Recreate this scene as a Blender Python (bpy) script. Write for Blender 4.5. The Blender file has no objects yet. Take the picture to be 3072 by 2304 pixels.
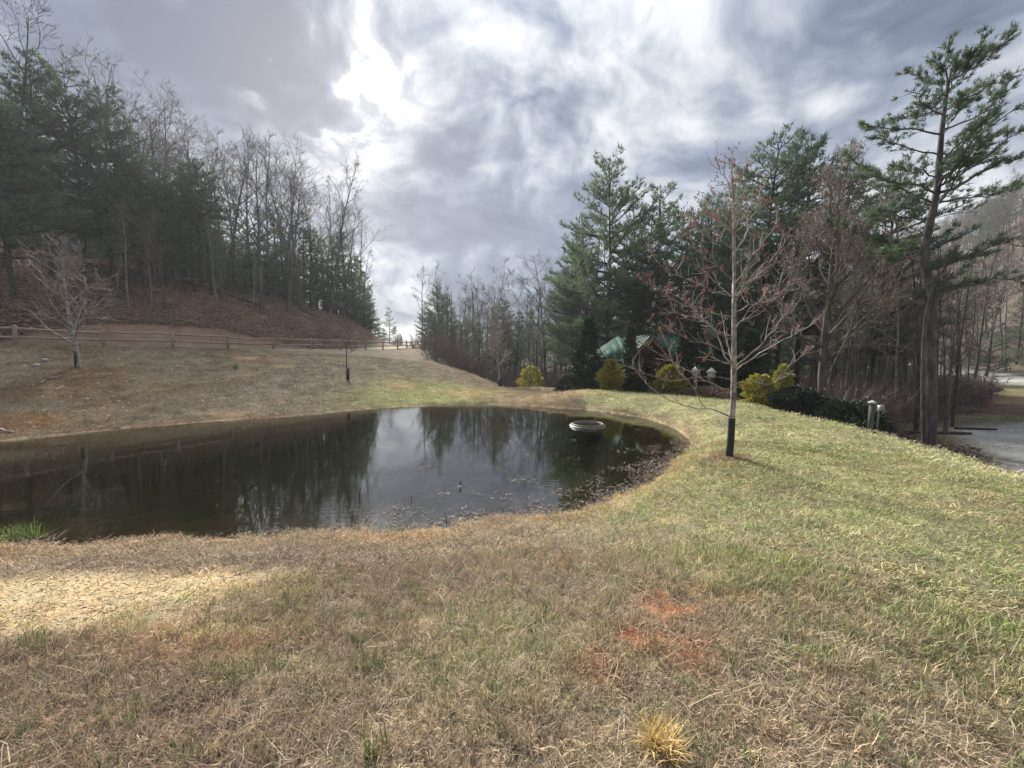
import bpy, math
import numpy as np
from mathutils import Vector

R = math.radians
scene = bpy.context.scene
COL = scene.collection

# ------------------------------------------------------------------ camera
FPX, PITCH, CAMH = 385.0, R(4.0), 2.1          # focal length in pixels of a 1024 wide picture
cam_data = bpy.data.cameras.new('camera')
cam_data.sensor_width = 36.0
cam_data.lens = FPX / 1024 * 36.0
cam_data.clip_start = 0.05
cam_data.clip_end = 3000
cam = bpy.data.objects.new('camera', cam_data)
cam.location = (0, 0, CAMH)
cam.rotation_euler = (R(90) - PITCH, 0, 0)
COL.objects.link(cam)
scene.camera = cam

# ------------------------------------------------------------------ exposure
scene.view_settings.view_transform = 'Standard'
scene.view_settings.look = 'None'
scene.view_settings.gamma = 1
scene.view_settings.use_curve_mapping = False
scene.view_settings.exposure = 2.85
scene.cycles.max_bounces = 8
scene.cycles.transparent_max_bounces = 12
scene.cycles.use_denoising = True


# ------------------------------------------------------------------ node helper
class G:
    def __init__(s, tree):
        s.t = tree

    def n(s, kind, ins=None, **kw):
        nd = s.t.nodes.new(kind)
        for k, v in kw.items():
            setattr(nd, k, v)
        for k, v in (ins or {}).items():
            sock = nd.inputs[k]
            if hasattr(v, 'is_linked') or hasattr(v, 'links'):
                s.t.links.new(v, sock)
            else:
                sock.default_value = v
        return nd

    def m(s, op, a, b=0.0, c=0.0, clamp=False):
        nd = s.n('ShaderNodeMath', {0: a, 1: b, 2: c}, operation=op, use_clamp=clamp)
        return nd.outputs[0]

    def v(s, op, a, b=(0, 0, 0)):
        nd = s.n('ShaderNodeVectorMath', {0: a, 1: b}, operation=op)
        return nd.outputs['Value'] if op in ('DOT_PRODUCT', 'LENGTH') else nd.outputs[0]

    def scale(s, a, k):
        nd = s.n('ShaderNodeVectorMath', {0: a, 'Scale': k}, operation='SCALE')
        return nd.outputs[0]

    def noise(s, vec, scale, detail=4.0, rough=0.55, dist=0.0):
        return s.n('ShaderNodeTexNoise', {'Vector': vec, 'Scale': scale, 'Detail': detail, 'Roughness': rough, 'Distortion': dist})

    def mr(s, x, a, b, c=0.0, d=1.0, smooth=True):
        nd = s.n('ShaderNodeMapRange', {0: x, 1: a, 2: b, 3: c, 4: d})
        nd.interpolation_type = 'SMOOTHSTEP' if smooth else 'LINEAR'
        return nd.outputs[0]

    def ramp(s, f, stops):
        nd = s.n('ShaderNodeValToRGB', {0: f})
        el = nd.color_ramp.elements
        while len(el) < len(stops):
            el.new(0.5)
        for e, (p, c) in zip(el, stops):
            e.position = p
            e.color = (*c, 1)
        return nd.outputs[0]

    def mix(s, f, a, b, mode='MIX'):
        nd = s.n('ShaderNodeMix', data_type='RGBA', blend_type=mode)
        for i, x in ((0, f), (6, a), (7, b)):
            if hasattr(x, 'links'):
                s.t.links.new(x, nd.inputs[i])
            else:
                nd.inputs[i].default_value = x if i == 0 else (*x, 1)
        return nd.outputs[2]


def pix_dir(u, v):
    x = (u - 512) / FPX
    y = (v - 384) / FPX
    return np.array([x, math.cos(PITCH) - y * math.sin(PITCH), -math.sin(PITCH) - y * math.cos(PITCH)])


# ------------------------------------------------------------------ sky and sun
SUN_DIR = pix_dir(330, 66)
SUN_DIR = SUN_DIR / np.linalg.norm(SUN_DIR)
SUN_EL = math.asin(SUN_DIR[2])
SUN_AZ = math.atan2(SUN_DIR[0], SUN_DIR[1])     # from +Y towards +X
SUN_STRENGTH = 1.5
SKY_GAIN = 0.78
HAZE = 0.0006                     # density of the thin haze added to lift the dark woods

world = bpy.data.worlds.new('World')
scene.world = world
world.use_nodes = True
wt = world.node_tree
wt.nodes.clear()
g = G(wt)
nis = g.n('ShaderNodeTexSky', sky_type='NISHITA', sun_disc=False, sun_elevation=SUN_EL, sun_rotation=SUN_AZ)
dirv = g.v('NORMALIZE', g.n('ShaderNodeTexCoord').outputs['Generated'])
sep = g.n('ShaderNodeSeparateXYZ', {0: dirv})
zc = g.m('ADD', g.m('MAXIMUM', sep.outputs[2], 0.0), 0.5)
plane = g.n('ShaderNodeCombineXYZ', {0: g.m('DIVIDE', sep.outputs[0], zc), 1: g.m('DIVIDE', sep.outputs[1], zc), 2: 0.37}).outputs[0]
warp = g.noise(plane, 1.3, 3.0, 0.5).outputs['Color']
pw = g.v('ADD', plane, g.scale(g.v('SUBTRACT', warp, (0.5, 0.5, 0.5)), 0.55))
big = g.noise(pw, 1.35, 3.0, 0.5).outputs[0]
mid = g.noise(g.v('ADD', pw, (3.1, 7.7, 0)), 3.9, 10.0, 0.56, 0.15).outputs[0]
fine = g.noise(g.v('ADD', pw, (9.3, 1.7, 0)), 10.0, 9.0, 0.6, 0.3).outputs[0]
val = g.m('ADD', g.m('MULTIPLY', g.m('SUBTRACT', big, 0.5), 1.0), g.m('MULTIPLY', g.m('SUBTRACT', mid, 0.5), 2.3))
val = g.m('ADD', val, g.m('MULTIPLY', g.m('SUBTRACT', fine, 0.5), 1.3))
val = g.m('ADD', val, 0.49)


def lobe(u, v, deg, w):
    global val
    d = pix_dir(u, v)
    d = d / np.linalg.norm(d)
    dot = g.v('DOT_PRODUCT', dirv, tuple(d))
    val = g.m('ADD', val, g.m('MULTIPLY', g.mr(dot, math.cos(R(deg)), 1.0), w))


lobe(322, 72, 24, 0.02)       # thin cloud round the sun
lobe(640, 60, 26, 0.12)
lobe(1010, 230, 22, 0.08)
lobe(412, 322, 8, 0.34)       # clear strip low in the gap
lobe(345, 235, 9, 0.12)
lobe(440, 245, 17, -0.22)
lobe(190, 60, 13, -0.26)
lobe(575, 250, 14, -0.16)
lobe(150, 60, 20, -0.14)
lobe(800, 120, 16, -0.08)
cl = g.ramp(val, [(0.0, (0.088, 0.122, 0.215)), (0.30, (0.170, 0.215, 0.325)), (0.52, (0.335, 0.392, 0.500)),
                  (0.74, (0.620, 0.660, 0.730)), (1.0, (0.96, 0.98, 1.0))])
sdot = g.v('DOT_PRODUCT', dirv, tuple(SUN_DIR))
hole = g.m('ADD', g.m('MULTIPLY', mid, 0.62), g.m('MULTIPLY', fine, 0.5))
hole = g.mr(hole, 0.555, 0.64)
core = g.mr(sdot, math.cos(R(10.5)), math.cos(R(3)))
glow = g.mr(sdot, math.cos(R(30)), 1.0)
sunb = g.m('ADD', g.m('MULTIPLY', g.m('MULTIPLY', core, hole), 0.75), g.m('MULTIPLY', glow, 0.025))
cl = g.v('ADD', cl, g.scale((1.0, 0.98, 0.94), sunb))
lift = g.mr(sep.outputs[2], 0.5, 1.0, 1.0, 2.0)       # overcast sky brightens towards the zenith
cl = g.scale(g.scale(cl, lift), SKY_GAIN)
skyc = g.v('ADD', cl, g.scale(nis.outputs[0], 0.012))
bg = g.n('ShaderNodeBackground', {'Color': skyc, 'Strength': 0.15})
out = g.n('ShaderNodeOutputWorld', {0: bg.outputs[0]})
world.cycles.sampling_method = 'MANUAL'
world.cycles.sample_map_resolution = 1024

sun_data = bpy.data.lights.new('sun', 'SUN')
sun_data.energy = SUN_STRENGTH
sun_data.angle = R(12)
sun_data.color = (1.0, 0.955, 0.88)
sun = bpy.data.objects.new('sun', sun_data)
sun.rotation_euler = Vector(tuple(SUN_DIR)).to_track_quat('Z', 'Y').to_euler()
COL.objects.link(sun)


# ------------------------------------------------------------------ small tools
def at_z(u, v, z):
    d = pix_dir(u, v)
    return np.array([0, 0, CAMH]) + d * ((z - CAMH) / d[2])


def at_y(u, v, Y):
    d = pix_dir(u, v)
    return np.array([0, 0, CAMH]) + d * (Y / d[1])


def vnoise(x, y, seed=0, octaves=3):
    """smooth value noise, roughly -1..1"""
    x = np.asarray(x, float)
    y = np.asarray(y, float)
    out = np.zeros_like(x)
    amp, tot = 1.0, 0.0
    for o in range(octaves):
        xs, ys = x * 2 ** o + 17.3 * o, y * 2 ** o - 9.1 * o
        xi, yi = np.floor(xs), np.floor(ys)
        fx, fy = xs - xi, ys - yi
        fx, fy = fx * fx * (3 - 2 * fx), fy * fy * (3 - 2 * fy)

        def h(a, b):
            n = np.sin(a * 127.1 + b * 311.7 + seed * 74.7) * 43758.5453
            return (n - np.floor(n)) * 2 - 1
        v = (h(xi, yi) * (1 - fx) + h(xi + 1, yi) * fx) * (1 - fy) + (h(xi, yi + 1) * (1 - fx) + h(xi + 1, yi + 1) * fx) * fy
        out += v * amp
        tot += amp
        amp *= 0.5
    return out / tot


def sstep(x, a, b):
    t = np.clip((x - a) / (b - a), 0, 1)
    return t * t * (3 - 2 * t)


def seg_dist(px, py, poly, closed=False):
    poly = np.asarray(poly)[:, :2]
    n = len(poly)
    best = np.full(px.shape, 1e18)
    arg = np.zeros(px.shape)
    for i in range(n if closed else n - 1):
        a, b = poly[i], poly[(i + 1) % n]
        d = b - a
        L = d @ d + 1e-12
        t = np.clip(((px - a[0]) * d[0] + (py - a[1]) * d[1]) / L, 0, 1)
        q = (px - a[0] - t * d[0]) ** 2 + (py - a[1] - t * d[1]) ** 2
        arg = np.where(q < best, i + t, arg)
        best = np.minimum(best, q)
    return np.sqrt(best), arg


def inside(px, py, poly):
    poly = np.asarray(poly)[:, :2]
    r = np.zeros(px.shape, bool)
    n = len(poly)
    for i in range(n):
        x0, y0 = poly[i]
        x1, y1 = poly[(i + 1) % n]
        c = (y0 > py) != (y1 > py)
        r ^= c & (px < (x1 - x0) * (py - y0) / (y1 - y0 + 1e-12) + x0)
    return r


def tag(o, label=None, category=None, group=None, kind=None):
    for k, v in (('label', label), ('category', category), ('group', group), ('kind', kind)):
        if v:
            o[k] = v
    return o


def empty(name, loc=(0, 0, 0), rz=0.0, scale=1.0):
    o = bpy.data.objects.new(name, None)
    o.location = tuple(loc)
    o.rotation_euler = (0, 0, rz)
    o.scale = (scale,) * 3
    o.empty_display_size = 0.1
    COL.objects.link(o)
    return o


def nrm(a):
    return a / (np.linalg.norm(a, axis=-1, keepdims=True) + 1e-12)


class MB:
    """collects tubes, boxes and loose faces; build() links them as one mesh"""

    def __init__(s):
        s.V, s.F3, s.F4, s.A, s.n = [], [], [], [], 0

    def add(s, v, f3=None, f4=None, rnd=None):
        v = np.asarray(v, float).reshape(-1, 3)
        if f3 is not None and len(f3):
            s.F3.append(np.asarray(f3, int).reshape(-1, 3) + s.n)
        if f4 is not None and len(f4):
            s.F4.append(np.asarray(f4, int).reshape(-1, 4) + s.n)
        s.V.append(v)
        s.A.append(np.full(len(v), 0.5) if rnd is None else np.broadcast_to(np.asarray(rnd, float), (len(v),)))
        s.n += len(v)
        return s

    def tube(s, P, rad, sides=5, cap=False, rnd=None):
        P = np.asarray(P, float)
        rad = np.broadcast_to(np.asarray(rad, float), (len(P),))
        T = np.empty_like(P)
        T[1:-1] = P[2:] - P[:-2]
        T[0], T[-1] = P[1] - P[0], P[-1] - P[-2]
        T = nrm(T)
        ref = np.array([0.31, 0.95, 0.05]) if abs(T[0][2]) > 0.7 else np.array([0.02, 0.03, 1.0])
        N = nrm(np.cross(T, ref))
        B = np.cross(T, N)
        a = np.arange(sides) * (2 * math.pi / sides)
        ring = P[:, None] + rad[:, None, None] * (np.cos(a)[None, :, None] * N[:, None] + np.sin(a)[None, :, None] * B[:, None])
        k = len(P)
        i = np.arange(k - 1)[:, None] * sides
        j = np.arange(sides)[None]
        j2 = (j + 1) % sides
        f4 = np.stack([i + j, i + j2, i + sides + j2, i + sides + j], -1).reshape(-1, 4)
        v = ring.reshape(-1, 3)
        f3 = None
        if cap:
            v = np.vstack([v, P[:1], P[-1:]])
            c0, c1 = k * sides, k * sides + 1
            jj = np.arange(sides)
            f3 = np.vstack([np.stack([np.full(sides, c0), (jj + 1) % sides, jj], -1),
                            np.stack([np.full(sides, c1), (k - 1) * sides + jj, (k - 1) * sides + (jj + 1) % sides], -1)])
        return s.add(v, f3, f4, rnd)

    def box(s, c, d, rz=0.0):
        x, y, z = np.asarray(d, float) / 2
        v = np.array([[-x, -y, -z], [x, -y, -z], [x, y, -z], [-x, y, -z], [-x, -y, z], [x, -y, z], [x, y, z], [-x, y, z]])
        ca, sa = math.cos(rz), math.sin(rz)
        v = np.stack([v[:, 0] * ca - v[:, 1] * sa, v[:, 0] * sa + v[:, 1] * ca, v[:, 2]], -1) + np.asarray(c, float)
        return s.add(v, None, [[0, 3, 2, 1], [4, 5, 6, 7], [0, 1, 5, 4], [1, 2, 6, 5], [2, 3, 7, 6], [3, 0, 4, 7]])

    def slab(s, pts, th):
        """a polygon given thickness th downwards"""
        p = np.asarray(pts, float)
        k = len(p)
        nn = nrm(np.cross(p[1] - p[0], p[2] - p[0]))
        if nn[2] < 0:
            p, nn = p[::-1], -nn
        q = p - nn * th
        v = np.vstack([p, q])
        f3 = [[0, i, i + 1] for i in range(1, k - 1)] + [[k, k + i + 1, k + i] for i in range(1, k - 1)]
        f4 = [[i, k + i, k + (i + 1) % k, (i + 1) % k] for i in range(k)]
        return s.add(v, f3, f4)

    def lathe(s, prof, n=48, cz=(0, 0, 0)):
        prof = np.asarray(prof, float)
        a = np.arange(n) * 2 * math.pi / n
        v = np.stack([prof[:, 0][:, None] * np.cos(a), prof[:, 0][:, None] * np.sin(a), np.repeat(prof[:, 1][:, None], n, 1)], -1)
        k = len(prof)
        i = np.arange(k - 1)[:, None] * n
        j = np.arange(n)[None]
        f4 = np.stack([i + j, i + (j + 1) % n, i + n + (j + 1) % n, i + n + j], -1).reshape(-1, 4)
        return s.add(v.reshape(-1, 3) + np.asarray(cz, float), None, f4)

    def mesh(s, name, mats, smooth=False, split=None):
        me = bpy.data.meshes.new(name)
        V = np.vstack(s.V)
        f3 = np.vstack(s.F3) if s.F3 else np.zeros((0, 3), int)
        f4 = np.vstack(s.F4) if s.F4 else np.zeros((0, 4), int)
        n3, n4 = len(f3), len(f4)
        me.vertices.add(len(V))
        me.vertices.foreach_set('co', V.astype(np.float32).ravel())
        me.loops.add(n3 * 3 + n4 * 4)
        me.loops.foreach_set('vertex_index', np.concatenate([f3.ravel(), f4.ravel()]).astype(np.int32))
        me.polygons.add(n3 + n4)
        st = np.concatenate([np.arange(n3) * 3, n3 * 3 + np.arange(n4) * 4]).astype(np.int32)
        me.polygons.foreach_set('loop_start', st)
        if smooth:
            me.polygons.foreach_set('use_smooth', np.ones(n3 + n4, bool))
        me.update(calc_edges=True)
        at = me.attributes.new('rnd', 'FLOAT', 'POINT')
        at.data.foreach_set('value', np.concatenate(s.A).astype(np.float32))
        for m_ in (mats if isinstance(mats, (list, tuple)) else [mats]):
            me.materials.append(m_)
        return me

    def build(s, name, mat, parent=None, smooth=False):
        o = bpy.data.objects.new(name, s.mesh(name, mat, smooth))
        COL.objects.link(o)
        o.parent = parent
        return o


def join_mb(a, b):
    """mesh arrays of a then b in one MB; number of polygons that belong to a is kept for materials"""
    m = MB()
    for src in (a, b):
        off = m.n
        m.V += src.V
        m.A += src.A
        m.F3 += [f + off for f in src.F3]
        m.F4 += [f + off for f in src.F4]
        m.n += src.n
    return m


# ------------------------------------------------------------------ materials
def material(name):
    m_ = bpy.data.materials.new(name)
    m_.use_nodes = True
    m_.node_tree.nodes.clear()
    return m_, G(m_.node_tree)


def finish(g_, color, rough=0.9, bump=None, bump_s=0.3, bump_d=0.02, spec=0.25, metallic=0.0):
    ins = {'Roughness': rough, 'Specular IOR Level': spec, 'Metallic': metallic}
    b = g_.n('ShaderNodeBsdfPrincipled', ins)
    if hasattr(color, 'links'):
        g_.t.links.new(color, b.inputs['Base Color'])
    else:
        b.inputs['Base Color'].default_value = (*color, 1)
    if bump is not None:
        bn = g_.n('ShaderNodeBump', {'Height': bump, 'Strength': bump_s, 'Distance': bump_d})
        g_.t.links.new(bn.outputs[0], b.inputs['Normal'])
    g_.n('ShaderNodeOutputMaterial', {0: b.outputs[0]})
    return b


def mat_noisy(name, c0, c1, scale=8.0, stretch=(1, 1, 1), rough=0.9, bump=0.4, obj=False, detail=5.0, spec=0.2, c2=None, s2=1.5):
    m_, g_ = material(name)
    co = g_.n('ShaderNodeTexCoord').outputs['Object'] if obj else g_.n('ShaderNodeNewGeometry').outputs['Position']
    co2 = g_.v('MULTIPLY', co, stretch)
    n1 = g_.noise(co2, scale, detail, 0.6).outputs[0]
    c = g_.mix(g_.mr(n1, 0.3, 0.7), c0, c1)
    if c2:
        c = g_.mix(g_.mr(g_.noise(co, s2, 4.0, 0.6).outputs[0], 0.45, 0.65), c, c2)
    finish(g_, c, rough, n1, bump, 0.02, spec)
    return m_


def mat_leafy(name, c0, c1, c2=None, trans=0.25, objvar=0.25, spec=0.15, big=0.35):
    """leaves, needles, twigs: colour varies by piece (rnd), by clump and by plant"""
    m_, g_ = material(name)
    rnd = g_.n('ShaderNodeAttribute', attribute_name='rnd').outputs['Fac']
    pos = g_.n('ShaderNodeNewGeometry').outputs['Position']
    c = g_.mix(rnd, c0, c1)
    if c2:
        c = g_.mix(g_.mr(g_.noise(pos, big, 3.0).outputs[0], 0.45, 0.62), c, c2)
    orn = g_.n('ShaderNodeObjectInfo').outputs['Random']
    k = g_.mr(orn, 0, 1, 1 - objvar, 1 + objvar, smooth=False)
    c = g_.scale(c, k)
    b = g_.n('ShaderNodeBsdfPrincipled', {'Base Color': c, 'Roughness': 0.65, 'Specular IOR Level': spec})
    sh = b.outputs[0]
    if trans:
        tr = g_.n('ShaderNodeBsdfTranslucent', {'Color': g_.scale(c, 1.25)})
        sh = g_.n('ShaderNodeMixShader', {0: trans, 1: sh, 2: tr.outputs[0]}).outputs[0]
    g_.n('ShaderNodeOutputMaterial', {0: sh})
    return m_


def mat_tinted(name, straw, green, trans=0.2, lo=0.55, hi=1.35):
    """instanced pieces: colour from the instance's own tint, varied blade by blade"""
    m_, g_ = material(name)
    rnd = g_.n('ShaderNodeAttribute', attribute_name='rnd').outputs['Fac']
    tint = g_.n('ShaderNodeAttribute', attribute_name='tint', attribute_type='INSTANCER').outputs['Vector']
    k = g_.mr(rnd, 0, 1, lo, hi, smooth=False)
    c = g_.scale(tint, k)
    f1 = g_.mr(rnd, 0.72, 1.0)
    c = g_.mix(g_.m('MULTIPLY', f1, 0.6), c, straw)
    f2 = g_.mr(rnd, 0.22, 0.0)
    c = g_.mix(g_.m('MULTIPLY', f2, 0.5), c, green)
    b = g_.n('ShaderNodeBsdfPrincipled', {'Base Color': c, 'Roughness': 0.75, 'Specular IOR Level': 0.15})
    sh = b.outputs[0]
    if trans:
        tr = g_.n('ShaderNodeBsdfTranslucent', {'Color': c})
        sh = g_.n('ShaderNodeMixShader', {0: trans, 1: sh, 2: tr.outputs[0]}).outputs[0]
    g_.n('ShaderNodeOutputMaterial', {0: sh})
    return m_


M = {}
M['needles'] = mat_leafy('pine needles', (0.058, 0.100, 0.062), (0.112, 0.162, 0.096), (0.098, 0.132, 0.066), 0.45)
M['needles_far'] = mat_leafy('young pine needles', (0.074, 0.115, 0.058), (0.122, 0.165, 0.086), (0.118, 0.124, 0.068), 0.45)
M['spruce'] = mat_leafy('spruce needles', (0.016, 0.034, 0.018), (0.034, 0.062, 0.026), None, 0.1)
M['golden'] = mat_leafy('golden cypress sprays', (0.15, 0.165, 0.026), (0.44, 0.41, 0.055), (0.25, 0.20, 0.045), 0.2, 0.15, big=2.5)
M['juniper'] = mat_leafy('juniper sprays', (0.018, 0.030, 0.018), (0.040, 0.058, 0.032), None, 0.1)
M['twig'] = mat_leafy('grey twigs', (0.11, 0.094, 0.082), (0.20, 0.175, 0.155), (0.15, 0.112, 0.095), 0.0, 0.25)
M['twig_red'] = mat_leafy('reddish twigs', (0.13, 0.088, 0.072), (0.20, 0.145, 0.12), None, 0.0, 0.2)
M['bud'] = mat_leafy('red maple buds', (0.16, 0.060, 0.062), (0.26, 0.11, 0.11), None, 0.2, 0.1)
M['brownleaf'] = mat_leafy('dry brown leaves', (0.17, 0.15, 0.125), (0.31, 0.275, 0.235), (0.20, 0.165, 0.135), 0.2, 0.15)
M['pine_bark'] = mat_noisy('pine bark', (0.030, 0.026, 0.024), (0.085, 0.076, 0.070), 9.0, (1, 1, 0.25), bump=0.8, obj=True)
M['grey_bark'] = mat_noisy('grey bark', (0.065, 0.055, 0.048), (0.15, 0.135, 0.12), 7.0, (1, 1, 0.2), bump=0.5, obj=True)
M['pale_bark'] = mat_noisy('pale bark', (0.13, 0.12, 0.105), (0.34, 0.32, 0.29), 9.0, (1, 1, 0.6), bump=0.3, obj=True, c2=(0.10, 0.095, 0.085), s2=6.0)
M['maple_bark'] = mat_noisy('lichen grey maple bark', (0.22, 0.205, 0.18), (0.42, 0.40, 0.36), 16.0, (1, 1, 0.5), bump=0.4, obj=True, c2=(0.15, 0.115, 0.10), s2=9.0)
M['black_wrap'] = mat_noisy('black plastic wrap', (0.010, 0.011, 0.013), (0.022, 0.023, 0.026), 20.0, rough=0.5, bump=0.15, spec=0.4)
M['fence_wood'] = mat_noisy('weathered fence wood', (0.23, 0.175, 0.128), (0.48, 0.39, 0.30), 14.0, (0.5, 0.5, 3.0), bump=0.6, c2=(0.32, 0.225, 0.155), s2=0.35)
M['stick'] = mat_noisy('pale dead wood', (0.20, 0.165, 0.13), (0.42, 0.37, 0.31), 18.0, bump=0.4)
M['log'] = mat_noisy('dark rotten log', (0.022, 0.018, 0.015), (0.07, 0.055, 0.045), 12.0, bump=0.7)
M['stone'] = mat_noisy('pale stone', (0.34, 0.32, 0.29), (0.58, 0.56, 0.52), 14.0, bump=0.5)
M['dark_stone'] = mat_noisy('dark stone', (0.05, 0.045, 0.045), (0.14, 0.13, 0.125), 9.0, bump=0.6)
M['green_metal'] = mat_noisy('green painted metal roof', (0.018, 0.062, 0.042), (0.030, 0.088, 0.062), 2.0, rough=0.75, bump=0.02, spec=0.12, c2=(0.038, 0.085, 0.066), s2=0.8)
M['cabin_wood'] = mat_noisy('dark stained timber', (0.035, 0.018, 0.014), (0.075, 0.040, 0.030), 16.0, (1, 1, 5), bump=0.4)
M['trim'] = mat_noisy('pale fascia board', (0.24, 0.21, 0.18), (0.34, 0.30, 0.26), 12.0, bump=0.2)
M['deck'] = mat_noisy('grey deck boards', (0.11, 0.10, 0.09), (0.2, 0.18, 0.16), 10.0, bump=0.3)
M['glass'] = mat_noisy('window glass', (0.02, 0.025, 0.028), (0.03, 0.035, 0.04), 2.0, rough=0.08, bump=0.0, spec=0.6)
M['curtain'] = mat_noisy('pale curtain', (0.20, 0.185, 0.165), (0.30, 0.28, 0.25), 12.0, (6, 6, 0.2), bump=0.3)
M['birdhouse'] = mat_noisy('whitewashed wood', (0.50, 0.47, 0.42), (0.66, 0.63, 0.57), 16.0, bump=0.2)
M['post_wood'] = mat_noisy('brown post wood', (0.13, 0.070, 0.040), (0.22, 0.13, 0.075), 14.0, (1, 1, 0.2), bump=0.4)
M['green_post'] = mat_noisy('mossy grey post', (0.07, 0.075, 0.06), (0.14, 0.145, 0.12), 14.0, (1, 1, 0.3), bump=0.4)
M['white_paint'] = mat_noisy('white paint', (0.36, 0.36, 0.34), (0.48, 0.48, 0.46), 10.0, rough=0.6, bump=0.1)
M['beige_plastic'] = mat_noisy('beige plastic', (0.105, 0.088, 0.066), (0.17, 0.142, 0.105), 6.0, rough=0.5, bump=0.05, spec=0.4)
M['straw_blade'] = mat_leafy('straw blades', (0.42, 0.30, 0.12), (0.72, 0.56, 0.27), None, 0.2, 0.1)
M['green_blade'] = mat_leafy('fresh green blades', (0.07, 0.11, 0.03), (0.20, 0.24, 0.08), None, 0.3, 0.1)
M['grass'] = mat_tinted('turf blades', (0.50, 0.43, 0.27), (0.10, 0.14, 0.045))
M['litter'] = mat_tinted('leaf litter pieces', (0.30, 0.24, 0.18), (0.05, 0.035, 0.028), 0.1, 0.4, 1.7)
M['flake'] = mat_tinted('shale flakes', (0.60, 0.50, 0.32), (0.26, 0.18, 0.09), 0.0, 0.7, 1.25)


# ------------------------------------------------------------------ terrain: heights from surveyed points
shore_px = [(0, 441), (69, 434), (139, 427), (231, 420), (301, 415), (361, 409.5), (407, 406.5), (450, 405), (500, 404.7), (546, 407),
            (597, 411), (643.5, 418), (667, 425), (685, 435), (691, 446), (685, 456), (667, 471), (648, 486), (616, 500), (579, 511),
            (523, 518.5), (463, 526), (393.5, 532), (301, 537), (208, 540), (125, 545), (46, 546), (0, 546)]
SHORE = [at_z(u, v, 0.0)[:2] for u, v in shore_px]
SHORE += [np.array(p) for p in ((-8.0, 4.0), (-11.0, 3.6), (-14.5, 4.0), (-17.0, 5.5), (-17.0, 7.2), (-15.2, 8.6))]


def smooth_loop(P, n=6):
    P = np.array(P)
    k = len(P)
    o = []
    for i in range(k):
        p0, p1, p2, p3 = P[i - 1], P[i], P[(i + 1) % k], P[(i + 2) % k]
        for t in np.arange(n) / n:
            o.append(0.5 * (2 * p1 + (p2 - p0) * t + (2 * p0 - 5 * p1 + 4 * p2 - p3) * t * t + (3 * p1 - p0 - 3 * p2 + p3) * t ** 3))
    return np.array(o)


SHORE = smooth_loop(SHORE)

# fence line: posts three metres apart
fence_px = [15.7, 104, 172.8, 228, 273.5, 311, 341, 365.6, 383, 397.7, 407, 412.6, 415.1, 417.9, 421.4, 423.4]
fence_z = [2.66, 2.68, 2.67, 2.70, 2.73, 2.75, 2.78, 2.80, 2.88, 2.98, 3.1, 3.3, 3.45, 3.6, 3.75, 3.9]
FENCE = [at_y(15.7, 345, 18.0)]
for u in fence_px[1:]:
    d = pix_dir(u, 347)
    d = d / d[1]
    P = FENCE[-1]
    a, b, c = d[0] ** 2 + 1, -2 * (d[0] * P[0] + P[1]), P[0] ** 2 + P[1] ** 2 - 9.0
    Y = (-b + math.sqrt(max(0, b * b - 4 * a * c))) / (2 * a)
    FENCE.append(np.array([d[0] * Y, Y, 0]))
for p, z in zip(FENCE, fence_z):
    p[2] = z
first = FENCE[0] + (FENCE[0] - FENCE[1])
second = first + (FENCE[0] - FENCE[1])
FENCE = [second, first] + FENCE
FENCE[0][2] = FENCE[1][2] = 2.66
FENCE = np.array(FENCE)

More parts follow.
